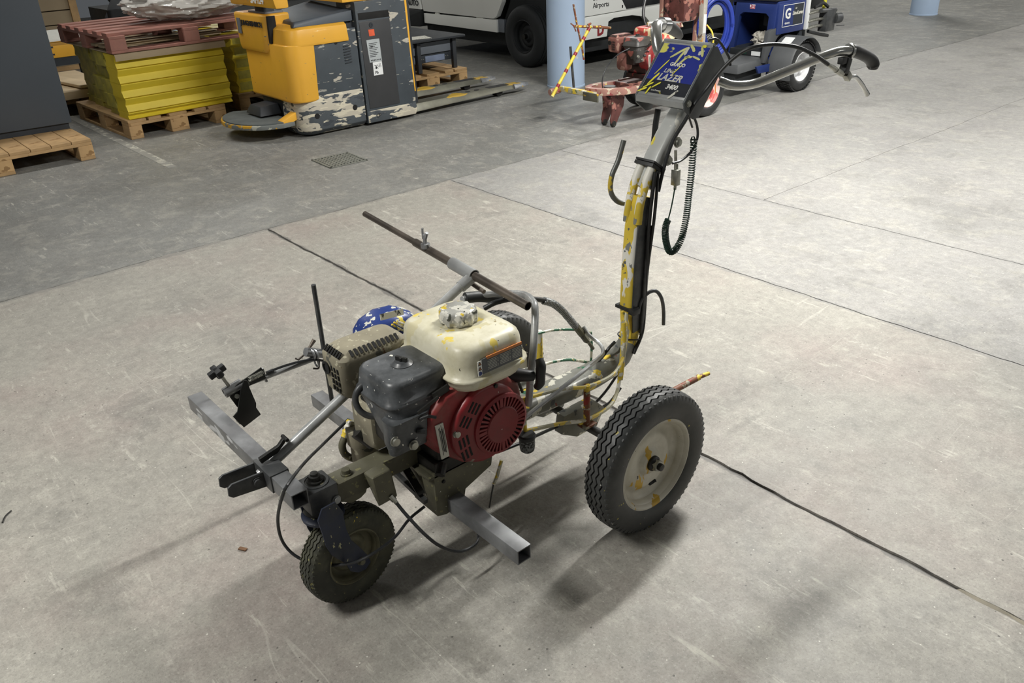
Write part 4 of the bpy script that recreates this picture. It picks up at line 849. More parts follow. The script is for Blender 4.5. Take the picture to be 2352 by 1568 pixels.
# --- dark cabinet on its pallet, left edge
XF[0] = Matrix.Translation((-4.96, .15, 0)) @ Matrix.Rotation(radians(-20), 4, 'Z')
XF[0] = Matrix.Identity(4)
pallet('wooden_pallet', 'warm brown wooden pallet under the dark slate cabinet', -5.03, -1.03, 0, m['wood'], boards=9, L=1.0, W=1.2)
XF[0] = Matrix.Translation((-5.48, .18, 0)) @ Matrix.Rotation(radians(-4), 4, 'Z')
cb = thing('steel_cabinet', 'tall dark slate steel cabinet on a pallet at the left edge', 'cabinet', (-.5, -.5, .145))
obj('cabinet_body', MB().box(-.8, 0, -1.1, 0, .19, 1.75), m['cab'], cb, bev=.004)
obj('shadow_gap_plinth', MB().box(-.78, -.02, -1.08, -.02, .145, .19), m['cabk'], cb)  # set-back base, its near-black colour stands in for the shadow gap
obj('top_cap', MB().box(-.81, .01, -1.11, .01, 1.75, 1.77), m['cabk'], cb, bev=.003)
XF[0] = Matrix.Identity(4)
# --- yellow beams stacked on a pallet
pallet('wooden_pallet', 'light wooden pallet under the front stack of yellow beams', -5.40, .55, 2, m['wood'])
def beam(name, label, x, y, z, mt, rot, grp, W=.236, L=.88, H=.098):
    XF[0] = Matrix.Translation((x, y, z)) @ Matrix.Rotation(radians(rot), 4, 'Z')
    prof = [(0,H-.001),(0,H-.008),(-.030,H*.50),(-.004,.006),(-.012,0),(-W+.012,0),(-W+.004,.006),(-W+.030,H*.50),(-W,H-.008),(-W,H-.001)]
    inn = [(-.006,H-.006),(-.023,H*.52),(-.012,.006),(-W+.012,.006),(-W+.023,H*.52),(-W+.006,H-.006)]
    o = MB(); n = len(prof)
    o.prism(prof, lambda a, b: Vector((a, .012, b)), lambda a, b: Vector((a, L-.012, b)))
    # end flanges
    q = obj(name, o, mt, None, ang=20)
    XF[0] = Matrix.Identity(4); tag(q, label, 'beam', grp); return q
random.seed(11)
rowname = ['bottom', 'second', 'third', 'fourth', 'fifth']
colname = ['in the front row', 'one row behind the front', 'in the middle row', 'one row before the back', 'in the back row']
for r in range(5):
    for k in range(5):
        H = .1065 if r else .054; z = .1445 if r == 0 else .199+.107*(r-1)
        x = -5.41-.238*k-(0 if k == 0 else .002)
        beam('yellow_beam', 'folded yellow metal beam %s, %s course of the front stack' % (colname[k], rowname[r]), x, .565+.012*k+random.uniform(-.022,.022)*(1 if k else .3), z, m['yel'] if k == 0 else m['yeld'], 2, 'yellow beams of the front stack', H=H)
# brown sheet on top
XF[0] = Matrix.Translation((-5.402, .575, .002)) @ Matrix.Rotation(radians(2), 4, 'Z')
tag(obj('cardboard_sheet', MB().loft([[Vector((x, y, z)) for x, z in ((.012,.580),(.014,.610),(.0,.6335),(-1.16,.6335),(-1.16,.6290),(-.002,.6290),(.009,.610),(.008,.580))] for y in (-.005,.20,.42,.64,.87)]), m['card'], None), 'brown cardboard sheet folded over the front yellow stack', 'cardboard')
# red pallet
XF[0] = XF[0] @ Matrix.Translation((.02, .10, 0))
t = thing('red_pallet', 'rust-red painted pallet lying on top of the yellow beams', 'pallet', (-.6,.5,.60))
z0 = .635
for k in range(6): obj('deck_board', MB().box(-1.16+.205*k, -1.16+.205*k+.105, -.12, 1.15, z0+.122, z0+.144), m['redw'], t, bev=.002, seg=1)
for y in (-.12, .45, 1.03): obj('bearer', MB().box(-1.19, .0, y, y+.12, z0+.100, z0+.122), m['redw'], t, bev=.002, seg=1)
for y in (-.12, .45, 1.03):
    for x in (-.12, -.66, -1.19): obj('block', MB().box(x, x+.12, y, y+.12, z0+.020, z0+.100), m['redw'], t, bev=.002, seg=1)
for x in (-.12, -.66, -1.19): obj('runner', MB().box(x, x+.12, -.12, 1.15, z0, z0+.020), m['redw'], t, bev=.002, seg=1)
obj('loose_slat', MB().box(-.50,-.40,-.1,.9,z0+.021,z0+.040), m['card'], t, bev=.002, seg=1)
obj('loose_slat', MB().box(-.34,-.22,-.1,.85,z0+.021,z0+.042), m['card'], t, bev=.002, seg=1)
XF[0] = Matrix.Identity(4)
# clear film heap
def heap(name, c, s, seed, mt, amp=.28, n=34, mseg=18, flat=0.0, par=None):
    rnd = random.Random(seed); from mathutils import noise
    vs = []; fs = []
    for j in range(mseg+1):
        ph = pi*j/mseg
        for i in range(n):
            th = 2*pi*i/n; d = Vector((sin(ph)*cos(th), sin(ph)*sin(th), cos(ph)))
            f = 1+amp*(noise.ridged_multi_fractal(d*2.2+Vector((seed,0,0)), 1., 2., 4, .8, 1.6)-1.1)*.8+amp*.5*noise.noise(d*5+Vector((0,seed,0)))
            p = Vector((d.x*s[0]*f, d.y*s[1]*f, max(d.z*s[2]*f, -flat*s[2]))); vs.append(Vector(c)+p)
    for j in range(mseg):
        for i in range(n): fs.append((j*n+i, j*n+(i+1) % n, (j+1)*n+(i+1) % n, (j+1)*n+i))
    return obj(name, MB().add(vs, fs), mt, par, ang=28)
tag(heap('plastic_film', (-5.80, 1.33, .915), (.36, .52, .14), 4.2, m['film'], .15, 110, 60, .95), 'crumpled clear plastic film heaped on the red pallet', 'plastic film')
# second stack behind
pallet('wooden_pallet', 'grey-brown pallet under the rear stack of yellow beams', -5.72, 1.60, 0, m['woodd'])
for r in range(5):
    for k in range(3):
        XF[0] = Matrix.Identity(4)
        y0 = 1.62+.24*k; z = .1445+.096*r; prof = [(0,.095),(.0,.092),(.02,.05),(.006,0),(.224,0),(.21,.05),(.23,.092),(.23,.095)]
        if k > 1: continue
        q = obj('yellow_beam', MB().prism(prof, lambda a, b: Vector((-5.76+.012*((r*3+k) % 3), y0+a, z+b)), lambda a, b: Vector((-6.85, y0+a, z+b))), m['yel'] if k == 0 else m['yeld'], None, ang=20)
        obj('end_plate', MB().box(-5.765+.012*((r*3+k) % 3), -5.758+.012*((r*3+k) % 3), y0+.03, y0+.20, z+.018, z+.085), m['yeld'], q)
        tag(q, 'yellow metal beam, %s course of the %s pile behind the truck' % (rowname[r], ('left','right')[k]), 'beam', 'yellow beams of the rear stack')
# --- goods behind the cabinet at far left
pallet('wooden_pallet', 'low pallet carrying pale new boards behind the cabinet', -6.75, -.05, 3, m['woodd'])
for k in range(4):
    y = -.03+.235*k
    XF[0] = Matrix.Identity(4)
    tag(obj('pale_board', MB().box(-7.95, -6.72-.03*(k % 2), y, y+.225, .146, .20+.006*k), m['woodl'], None, bev=.003), 'pale new board, %s of four lying on the low pallet' % ('leftmost', 'second from left', 'third from left', 'rightmost')[k], 'board', 'pale boards on the low pallet')
tag(obj('pale_board', MB().obox((-7.2,.62,.235), (1,.15,0), (-.15,1,0), (0,0,1), .45, .07, .012), m['woodl'], None, bev=.003), 'short pale board lying askew on the other boards', 'board')
t = thing('yellow_crate', 'yellow slotted metal crate carrying white rails behind the cabinet', 'crate', (-8.1,.6,.22))
obj('crate_side', MB().box(-8.6,-8.35,.2,1.3,.30,.46), m['jy'], t, bev=.01)
for k in range(2): obj('crate_slot', MB().box(-8.351,-8.345,.72,.85,.33+.07*k,.345+.07*k), m['cabk'], t)
obj('crate_base', MB().box(-8.6,-8.36,.2,1.3,.22,.30), m['cabk'], t); 
for x in (-8.55,-8.45): obj('foot', MB().box(x,x+.08,.3,.38,0,.22).box(x,x+.08,1.1,1.18,0,.22), m['cabk'], t)
t = thing('rail_bundle', 'bundle of white rails tied with a strap on the yellow crate', 'rails', (-8.45,.6,.46))
for k in range(7): obj('rail', MB().box(-8.60+.045*k,-8.575+.045*k,.15,1.25,.462,.475+.012*(6-k)), m['white'], t, bev=.002)
obj('strap', MB().box(-8.61,-8.29,.62,.66,.545,.55).box(-8.29,-8.285,.62,.66,.46,.55), m['white'], t)
tag(obj('drawbar', MB().tube([(-8.20,.30,.52),(-8.10,.62,.36),(-8.02,.74,.15)], .022, 10), m['dkgrey'], None), 'grey steel drawbar leaning in front of the yellow crate', 'bar')
t = thing('wooden_crate', 'brown plank crate far behind the cabinet at the top left', 'crate', (-9.8,.9,0))
for k in range(6): obj('plank', MB().box(-10.2,-9.6,.3,1.50,.05+.15*k,.19+.15*k), m['card'], t, bev=.004, seg=1)
obj('corner_batten', MB().box(-9.6,-9.57,1.42,1.50,.03,1.0), m['wood'], t, bev=.003); obj('crate_floor', MB().box(-10.2,-9.6,.3,1.5,0,.05), m['wood'], t)
t = thing('scrap_bin', 'open dark steel bin full of machine parts at the top left', 'bin', (-9.6,2.4,0))
obj('bin_body', MB().loft([ring_z(-9.7,2.35,.8,1.2,.04,z) for z in (0,.62)]), m['vk'], t, ang=40)
heap('parts_heap', (-9.6,2.3,.66), (.36,.5,.16), 1.7, m['dark'], .5, 40, 20, .3, t)
obj('bent_sheet', MB().obox((-9.35,1.95,.55), (.2,1,-.6), (0,.6,1), (1,0,0), .20, .13, .006), m['tbl'], t, bev=.004)
tag(heap('white_bag', (-8.6,2.05,.20), (.25,.28,.62), 8.1, mat('pale_blue_sack', 'b9c2cc', .6), .2, 40, 20, .32), 'pale bluish sack standing behind the red pallet', 'sack')

# --- pallet truck
T = thing('pallet_truck', 'amber and slate electric pallet truck with scraped skirt and two forks', 'pallet truck', (-4.7,2.0,0))
XS = -4.33
def yz(par, name, poly, x0, x1, mt, bev=.004, **k):
    return obj(name, MB().prism(poly, lambda a, b: Vector((x0, a, b)), lambda a, b: Vector((x1, a, b))), mt, par, bev=bev, **k)
# chassis core
obj('chassis', MB().box(-5.0,-4.39,1.52,2.46,.05,.78), m['cabk'], T, bev=.01)
def rcorner(xa, xb, ya, yb, r, z): # footprint rounded at its camera-side rear corner
    pts = [(xa, yb), (xa, ya)]
    for k in range(8):
        a = -pi/2+k*(pi/2)/7; pts.append((xb-r+r*cos(a), ya+r+r*sin(a)))
    pts.append((xb, yb)); return [Vector((x, y, z)) for x, y in pts]
obj('skirt', MB().loft([rcorner(-4.62,XS-.035,1.505,2.02,.10,.015), rcorner(-4.62,XS+.004,1.475,2.02,.12,.05), rcorner(-4.62,XS+.006,1.475,2.02,.12,.20), rcorner(-4.62,XS,1.49,2.02,.12,.30)]), m['jgs'], T, bev=.004, ang=50, label='scraped grey skirt')
obj('side_panel', MB().loft([rcorner(-4.62,XS,1.62,2.02,.02,.26), rcorner(-4.62,XS-.004,1.62,2.02,.02,.74)]), m['jg'], T, bev=.006, ang=50)
for y, z in ((1.60,.155),(1.93,.165)): obj('fixing_hole', MB().lathe([(.001,0),(.021,0),(.021,.003),(.001,.003)], (XS+.003,y,z), (1,0,0), 20), m['hole'], T)
obj('grip_hole', MB().prism(rr(.024,.05,.011), lambda a, b: Vector((XS-.002,1.84+a,.665+b)), lambda a, b: Vector((XS+.0012,1.84+a,.665+b))), m['hole'], T)
for k in range(7): obj('louvre', MB().obox((XS-.001,1.925,.50+.020*k), (0,1,.1), (1,0,0), (0,-.1,1), .030, .006, .003), m['cabk'], T, bev=.001)
obj('amber_cowl', MB().loft([rcorner(-5.03,XS+.002,1.452,1.60,.09,.262), rcorner(-5.03,XS+.008,1.440,1.635,.10,.275), rcorner(-5.03,XS+.006,1.440,1.655,.10,.66), rcorner(-5.02,XS+.006,1.445,1.66,.10,.672)]), m['jy'], T, bev=.01, ang=50, label='amber rear cowl')
obj('amber_shoulder', MB().loft([rcorner(-5.00,XS+.006,1.455,1.945,.10,.655), rcorner(-5.00,XS+.010,1.452,1.945,.10,.675), rcorner(-5.00,XS-.005,1.470,1.945,.10,.770), rcorner(-4.98,XS-.06,1.52,1.945,.10,.800)]), m['jy'], T, bev=.005, ang=50)
obj('cowl_cup', MB().loft([rcorner(-5.05,-4.62,1.425,1.62,.06,.60), rcorner(-5.05,-4.60,1.415,1.62,.06,.63), rcorner(-5.06,-4.58,1.405,1.62,.06,.86), rcorner(-5.05,-4.59,1.415,1.62,.06,.872)]), m['jy'], T, bev=.006, ang=50)
text('maker_name', 'JUNGHEINRICH', .050, (-4.775,1.4035,.80), (1,0,0), (0,0,1), m['ink'], T, .002, .0012)
obj('small_decal', MB().box(-5.02,-4.965,1.4015,1.408,.72,.83), m['drw'], T)
obj('cup_tray', MB().box(-4.90,-4.62,1.45,1.60,.868,.885), m['drw'], T, bev=.01)
obj('dark_deck', MB().hexa([(-4.98,1.60,.79),(-4.36,1.52,.785),(-4.36,2.02,.785),(-4.98,2.02,.79),(-4.98,1.60,.83),(-4.40,1.56,.82),(-4.36,2.02,.86),(-4.98,2.02,.90)]), m['cab'], T, bev=.008)
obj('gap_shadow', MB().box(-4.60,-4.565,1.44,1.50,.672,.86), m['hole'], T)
obj('amber_top', MB().box(-5.0,-4.36,1.95,2.50,.915,.95), m['jy'], T, bev=.006)
obj('head_cover', MB().hexa([(-5.06,1.40,.925),(-4.32,1.40,.925),(-4.32,1.50,.925),(-5.06,1.50,.93),(-5.06,1.38,1.02),(-4.32,1.38,1.02),(-4.32,1.50,1.04),(-5.06,1.50,1.04)]), m['jy'], T, bev=.012)
text('fleet_number', 'SAF124', .066, (-4.47,1.386,.972), (1,0,0), (0,.15,1), m['white'], T, .002, .001, align='RIGHT')
obj('steering_column', MB().box(-4.80,-4.66,1.46,1.55,.80,.93), m['cabk'], T, bev=.01)
# battery door section
yz(T, 'door_frame', [(2.035,.02),(2.49,.02),(2.505,.06),(2.495,.30),(2.475,.915),(2.03,.915)], -4.60, XS+.002, m['jg'], .008, label='scraped battery compartment frame')
yz(T, 'frame_skirt', [(2.04,.022),(2.492,.022),(2.507,.065),(2.500,.115),(2.04,.115)], -4.6, XS+.006, m['jgs'], .008)
yz(T, 'battery_door', [(2.062,.13),(2.345,.13),(2.325,.775),(2.050,.775)], XS-.02, XS+.007, m['jd'], .008)
yz(T, 'door_recess', [(2.05,.785),(2.325,.785),(2.322,.835),(2.05,.835)], XS-.02, XS+.0035, m['hole'], .002)
obj('door_lock', MB().lathe([(.001,0),(.019,0),(.017,.004),(.010,.004),(.009,.001),(.001,.001)], (XS+.007,2.152,.742), (1,0,0), 20), m['cabk'], T)
m['rdec'] = mat('orange_red_sticker', 'e0603c', .5)
yz(T, 'red_sticker', [(2.125,.665),(2.175,.665),(2.173,.712),(2.123,.712)], XS+.006, XS+.009, m['rdec'], 0)
m['gdec'] = mat('grey_rating_sticker', 'aab0b2', .5, var=.04); m['wdec'] = mat('white_sticker', 'e2e4e4', .5, var=.02)
yz(T, 'rating_sticker', [(2.105,.475),(2.215,.475),(2.210,.640),(2.095,.640)], XS+.006, XS+.009, m['gdec'], 0)
for k in range(9): yz(T, 'print_line', [(2.112,.61-.012*k),(2.190-(k % 3)*.012,.61-.012*k),(2.190-(k % 3)*.012,.614-.012*k),(2.112,.614-.012*k)], XS+.0085, XS+.0095, m['ink'], 0)
for k in range(7): yz(T, 'print_mark', [(2.116+.0135*k,.484),(2.124+.0135*k,.484),(2.124+.0135*k,.493),(2.116+.0135*k,.493)], XS+.0085, XS+.0095, m['ink'], 0)
yz(T, 'logo_block', [(2.125,.583),(2.147,.583),(2.147,.593),(2.125,.593)], XS+.0085, XS+.0098, m['ink'], 0)
yz(T, 'white_sticker', [(2.130,.375),(2.215,.375),(2.212,.473),(2.130,.473)], XS+.006, XS+.009, m['wdec'], 0)
text('lettering', 'Pb', .030, (XS+.0095,2.158,.395), (0,1,0), (0,0,1), m['ink'], T, .0006, .0006)
for a in (40, 140): obj('crossed_bin_stroke', MB().obox((XS+.0095,2.158,.438), (0,cos(radians(a)),sin(radians(a))), (0,-sin(radians(a)),cos(radians(a))), (1,0,0), .022, .0014, .0006), m['ink'], T)
obj('bin_mark', MB().obox((XS+.0095,2.158,.448), (0,1,0), (0,0,1), (1,0,0), .013, .0014, .0006).obox((XS+.0095,2.158,.430), (0,1,0), (0,0,1), (1,0,0), .006, .008, .0006), m['ink'], T)
obj('recycling_mark', MB().torus((XS+.0095,2.190,.455), (1,0,0), .007, .0012, 12, 4).torus((XS+.0095,2.184,.438), (1,0,0), .006, .0012, 12, 4).torus((XS+.0095,2.197,.438), (1,0,0), .006, .0012, 12, 4), m['ink'], T)
obj('skirt_badge', MB().torus((XS+.008,2.13,.07), (1,0,0), .014, .002, 16, 5).torus((XS+.008,2.145,.073), (1,0,0), .010, .002, 16, 5), m['ink'], T)
yz(T, 'amber_edge', [(2.500,.20),(2.512,.20),(2.500,.55),(2.492,1.10),(2.470,1.10),(2.484,.55)], XS-.05, XS+.0, m['jy'], .003)
obj('mast_guard', MB().hexa([(-5.0,2.515,.10),(-4.36,2.515,.10),(-4.36,2.545,.10),(-5.0,2.545,.10),(-5.0,2.50,1.4),(-4.36,2.50,1.4),(-4.36,2.53,1.4),(-5.0,2.53,1.4)]), m['tbl'], T, bev=.005)
# rear foot well and platform
obj('foot_well', MB().box(-5.0,-4.60,1.50,1.56,.05,.28), m['cabk'], T)
obj('pedal_box', MB().hexa([(-4.92,1.30,.150),(-4.66,1.30,.150),(-4.66,1.48,.150),(-4.92,1.48,.150),(-4.88,1.33,.215),(-4.70,1.33,.215),(-4.70,1.48,.225),(-4.88,1.48,.225)]), m['cabk'], T, bev=.01)
pl2 = [(-5.02,1.46)]+[(-4.78+.36*cos(a)*1., 1.34+.27*sin(a)) for a in [pi+.25+k*(pi-.55)/14 for k in range(15)]]+[(-4.40,1.36),(-4.42,1.46)]
obj('platform_rim', MB().prism(pl2, lambda a, b: Vector((a, b, .095)), lambda a, b: Vector((a, b, .128))), mat('scuffed_amber_rim', 'c9992c', .5, splats=(('6c706e', 7, .50, 1.), ('a8a89c', 16, .60, 2.))), T, bev=.008)
pl3 = [(-4.75+(x+4.75)*.95, 1.30+(y-1.30)*.94) for x, y in pl2]
obj('platform_mat', MB().prism(pl3, lambda a, b: Vector((a, b, .127)), lambda a, b: Vector((a, b, .138))), m['drw'] if 0 else mat('grey_ribbed_rubber', '565c5c', .7, bump=.3), T, bev=.004)
for x in (-4.46,): obj('platform_arm', MB().hexa([(-4.50,1.36,.10),(-4.42,1.36,.10),(-4.42,1.50,.14),(-4.50,1.50,.14),(-4.50,1.36,.14),(-4.42,1.36,.14),(-4.42,1.50,.20),(-4.50,1.50,.20)]), m['jy'], T, bev=.005)
obj('drive_wheel', MB().lathe([(.001,-.04),(.11,-.04),(.115,-.03),(.115,.03),(.11,.04),(.001,.04)], (-4.72,1.75,.115), (1,0,0), 32), m['tyre'], T)
for x0, x1 in ((-4.53,-4.35),(-5.0,-4.82)):
    f = link(bpy.data.objects.new('fork', None)); put(f, Vector(((x0+x1)/2, 3.1, .06)), T)
    obj('fork_top', MB().hexa([(x0,2.50,.028),(x1,2.50,.028),(x1-.03,3.72,.048),(x0+.03,3.72,.048),(x0+.03,2.50,.090),(x1-.03,2.50,.090),(x1-.05,3.70,.083),(x0+.05,3.70,.083)]), m['fork'], f, bev=.006)
    obj('fork_tip', MB().hexa([(x0+.01,3.60,.045),(x1-.01,3.60,.045),(x1-.05,3.80,.052),(x0+.05,3.80,.052),(x0+.03,3.60,.084),(x1-.03,3.60,.084),(x1-.06,3.79,.076),(x0+.06,3.79,.076)]), m['steel'], f, bev=.006)
    obj('roller_opening', MB().box(x0+.055,x1-.055,3.34,3.56,.080,.0868), m['hole'], f)
    obj('load_roller', MB().lathe([(.001,-.035),(.037,-.035),(.037,.035),(.001,.035)], ((x0+x1)/2,3.45,.038), (1,0,0), 20), m['dark'], f)
    for y in (3.12, 3.22): obj('oval_hole', MB().prism(rr(.04,.05,.018), lambda a, b: Vector(((x0+x1)/2+a, y+b, .082)), lambda a, b: Vector(((x0+x1)/2+a, y+b, .0885))), m['hole'], f)

# --- low bench with drawers on a pallet, by the forks
pallet('wooden_pallet', 'brown pallet under the low bench beyond the forks', -5.16, 2.88, 0, m['wood'])
T2 = thing('steel_bench', 'low dark steel bench with grey drawers on a pallet', 'bench', (-5.6,3.3,.145))
obj('bench_top', MB().box(-6.12,-5.17,2.85,3.69,.425,.445), m['tbl'], T2, bev=.003)
for x in (-5.25,-6.05):
    for y in (2.90, 3.19, 3.60): obj('leg', MB().box(x-.02,x+.02,y-.02,y+.02,.145,.425), m['tbl'], T2, bev=.002)
obj('drawer_case', MB().box(-6.0,-5.28,2.92,3.58,.225,.42), m['tbl'], T2)
obj('drawer', MB().box(-5.40,-5.262,3.215,3.575,.305,.405), m['drw'], T2, bev=.004); obj('drawer', MB().box(-5.40,-5.262,2.93,3.165,.305,.405), m['drw'], T2, bev=.004)
obj('control_strip', MB().box(-5.40,-5.268,3.215,3.58,.225,.295), m['cabk'], T2, bev=.003); obj('blue_panel', MB().box(-5.30,-5.262,3.275,3.50,.230,.285), mat('blue_grey_panel','7c88a0',.45), T2, bev=.003)
obj('blue_panel', MB().box(-5.30,-5.262,2.94,3.16,.230,.285), m['drw'], T2, bev=.003)
for y in (3.235,3.255,3.515,3.54): obj('stud', MB().lathe([(.001,0),(.006,0),(.005,.003),(.001,.003)], (-5.268,y,.262), (1,0,0), 10), m['zinc'], T2)
tag(obj('paper_sheet', MB().obox((-5.36,3.20,.4462), (.3,1,0), (-1,.3,0), (0,0,1), .17, .10, .0008), m['worn'], None), 'printed sheet lying on the low steel bench', 'paper')

# --- white airport vehicle behind the first pillar
VH = thing('airport_vehicle', 'white airport service vehicle with black wheel behind the first pillar', 'vehicle', (-5.6,5.6,0))
def xz(par, name, poly, y0, y1, mt, bev=.006, **k):
    return obj(name, MB().prism(poly, lambda a, b: Vector((a, y0, b)), lambda a, b: Vector((a, y1, b))), mt, par, bev=bev, **k)
obj('underbody', MB().box(-7.3,-4.75,4.75,8.4,.16,.36), m['vk'], VH, bev=.02)
obj('inner_body', MB().box(-7.3,-4.75,4.80,8.4,.33,1.3), m['vk'], VH)
xz(VH, 'side_upper', [(-7.13,.455),(-5.86,.445),(-5.80,.47),(-5.70,.62),(-5.66,1.3),(-7.19,1.3),(-7.19,.70)], 4.60, 4.66, m['vw'])
xz(VH, 'side_sill', [(-7.13,.325),(-5.80,.312),(-5.80,.438),(-7.13,.432)], 4.60, 4.66, m['vw'])
xz(VH, 'step_gap', [(-7.13,.43),(-6.0,.43),(-6.0,.458),(-7.13,.462)], 4.63, 4.66, m['vk'], 0)
for x, w in ((-6.93,.09),(-6.17,.13)): xz(VH, 'step_light', [(x,.434),(x+w,.434),(x+w-.02,.452),(x+.02,.452)], 4.612, 4.64, m['white'], .002)
xz(VH, 'door_sticker', [(-6.88,.60),(-6.72,.60),(-6.72,.75),(-6.88,.75)], 4.597, 4.60, m['drw'], 0)
xz(VH, 'arch_flap', [(-5.80,.315),(-5.70,.315),(-5.70,.445),(-5.80,.445)], 4.62, 4.66, m['drw'], .004)
xz(VH, 'wheel_arch', [(-5.86,.30),(-4.95,.30),(-4.95,1.2),(-5.66,1.2),(-5.68,.62)], 4.70, 4.74, m['vk'], 0)
xz(VH, 'bumper_end', [(-7.9,.25),(-7.20,.28),(-7.145,.45),(-7.165,.47),(-7.9,.45)], 4.58, 4.80, m['vk'], .02)
xz(VH, 'plate_panel', [(-7.9,.47),(-7.165,.47),(-7.215,.72),(-7.9,.72)], 4.59, 4.70, m['vw'], .01)
text('lettering', 'AUTO', .085, (-7.20,4.586,.535), (1,0,0), (0,0,1), m['ink'], VH, .002, .002, align='RIGHT')
wheel('road_wheel', VH, (-5.35,4.66,.305), (0,-1,0), .305, .10, .16, m['vk'], m['vk'], detail=False)
wheel('road_wheel', VH, (-5.35,8.0,.305), (0,-1,0), .305, .10, .16, m['vk'], m['vk'], detail=False)
XE = -4.60
yz(VH, 'end_band', [(4.66,.312),(6.6,.322),(6.6,.50),(5.25,.475),(5.04,.455),(5.02,.312)] if 0 else [(4.62,.310),(5.03,.312),(5.05,.45),(5.13,.475),(5.40,.475),(5.60,.44),(5.75,.318),(6.9,.325),(6.9,.55),(4.62,.52)], XE-.08, XE, m['vw'], .006)
yz(VH, 'recess', [(5.03,.30),(5.77,.31),(5.60,.46),(5.06,.48)], XE-.12, XE-.085, m['vk'], 0)
yz(VH, 'end_panel', [(4.62,.525),(5.31,.535),(5.22,.66),(5.17,.70),(5.10,1.2),(4.62,1.2)], XE-.06, XE+.004, m['vw'], .008)
yz(VH, 'end_upper', [(5.10,.700),(5.90,.640),(6.9,.60),(6.9,1.2),(5.10,1.2)], XE-.2, XE-.06, m['vw'], .008)
yz(VH, 'gap_dark', [(5.2,.53),(6.9,.55),(6.9,.75),(5.1,.75)], XE-.3, XE-.2, m['vk'], 0)
yz(VH, 'hinge_arm', [(5.92,.50),(5.99,.48),(6.03,.56),(6.03,.64),(6.25,.85),(6.12,.86),(5.95,.66)], XE-.06, XE+.03, m['vk'], .01)
text('lettering', 'Airports', .066, (XE+.0055,4.935,.615), (0,1,0), (0,0,1), m['ink'], VH, .001, .0005)
text('lettering', 'Swedavia', .066, (XE+.0055,4.945,.682), (0,1,0), (0,0,1), m['ink'], VH, .001, .0005)
for y, z in ((4.935,.375),(6.17,.395)):
    text('red_mark', 'D', .125, (XE+.0015,y,z), (0,1,0), (0,0,1), m['vr'], VH, .002, .006)
obj('end_latch', MB().box(XE+.003,XE+.006,5.235,5.25,.56,.585), m['hole'], VH)

# --- red line striper beyond the console
XF[0] = Matrix.Translation((-2.88, 3.97, 0))
m['rs'] = mat('red_overspray_metal', '6e4440', .45, .2, var=.2, vs=10, splats=(('a87468', 18, .58, 1.), ('8f8a72', 30, .66, 2.), ('2c2220', 22, .60, 3.)))
m['rsp'] = mat('pinkish_splashed_frame', 'a4786c', .5, var=.15, splats=(('c0b49c', 20, .58, 1.), ('8c4646', 14, .60, 2.), (YEL, 30, .74, 3.)))
m['rtank'] = mat('cream_tank_red_splashes', 'd2c39c', .4, splats=(('b5443a', 7, .53, 1., (1, 1, .6)), ('8c3c38', 18, .62, 2.)))
m['rdark'] = mat('oily_dark_red_metal', '3a2a28', .35, .4, var=.3, vs=20, splats=(('7d2228', 16, .56, 1.), ('8f8a80', 40, .70, 2.)))
m['rfil'] = mat('speckled_black_housing', '3c3a38', .45, splats=(('8d5048', 12, .58, 1.), ('aaa79c', 60, .70, 2.)))
m['rmuf'] = mat('red_brown_muffler', '7c5048', .6, splats=(('9c7a6c', 20, .56, 1.),), bump=.3)
m['rrim'] = mat('pink_smeared_rim', 'e6c8bf', .45, splats=(('cf6660', 9, .56, 1., (1, 1, .5)),))
m['ryrod'] = mat('yellow_red_banded_rod', 'd9c642', .5, splats=(('a83a30', 7, .60, 1.), ('c8bfa0', 30, .62, 2.)))
mmB = dict(dark=m['rdark'], red=m['red'], redd=m['redd'], tank=m['rtank'], cap=m['cap'], filter=m['rfil'], muffler=m['rmuf'], plate=m['worn'])
R = thing('line_striper', 'red paint-spattered line marking cart with yellow rod, beside the blue pillar', 'line striper', (0,-.3,0))
XF[0] = XF[0] @ Matrix.Translation((.02, .03, .05)); engine(R, mmB, main=False); XF[0] = XF[0] @ Matrix.Translation((-.02, -.03, -.05))
wheel('rear_wheel', R, (.322,0,.2), (1,0,0), .2, .0436, .1266, m['black'], m['rrim'], detail=False)
wheel('rear_wheel', R, (-.322,0,.2), (1,0,0), .2, .0436, .1266, m['black'], m['rrim'], detail=False, face=-1)
obj('axle', MB().tube([(-.33,0,.2),(.31,0,.2)], .0125, 12), m['rdark'], R)
obj('yoke', MB().tube([(.13,-.30,.265),(.13,-.50,.265),(.10,-.66,.265),(.0,-.80,.265),(-.12,-.82,.265),(-.17,-.72,.265),(-.15,-.55,.265),(-.11,-.30,.265)], .024, sq=True, smooth=5), m['rsp'], R, bev=.002, label='pinkish bent front yoke')
obj('side_rail', MB().box(.118,.150,-.55,-.10,.235,.315), m['rsp'], R, bev=.004)
obj('side_rail', MB().box(-.125,-.10,-.50,.05,.240,.300), m['rsp'], R, bev=.004)
obj('engine_tray', MB().box(-.12,.13,-.54,-.22,.245,.290), m['rs'], R, bev=.01)
obj('caster_cup', MB().lathe([(.001,0),(.045,0),(.045,.04),(.001,.04)], (-.04,-.68,.245), (0,0,1), 20), m['dkgrey'], R)
for x in (-.055, .035):
    obj('caster_fork', MB().prism([(-.745,.24),(-.60,.24),(-.615,.14),(-.685,.03),(-.735,.012),(-.755,.05),(-.735,.13)], lambda a, b: Vector((x, a, b)), lambda a, b: Vector((x+.010, a, b))), m['rs'], R, bev=.002)
    obj('caster_wheel', MB().lathe([(.001,-.012),(.022,-.012),(.024,-.008),(.024,.008),(.022,.012),(.001,.012)], (x+.003,-.718,.0245), (1,0,0), 20), m['dark'], R)
obj('left_bar', MB().tube([(-.40,-.86,.255),(-.02,-.85,.250)], .018, sq=True), m['splat'], R, bev=.002)
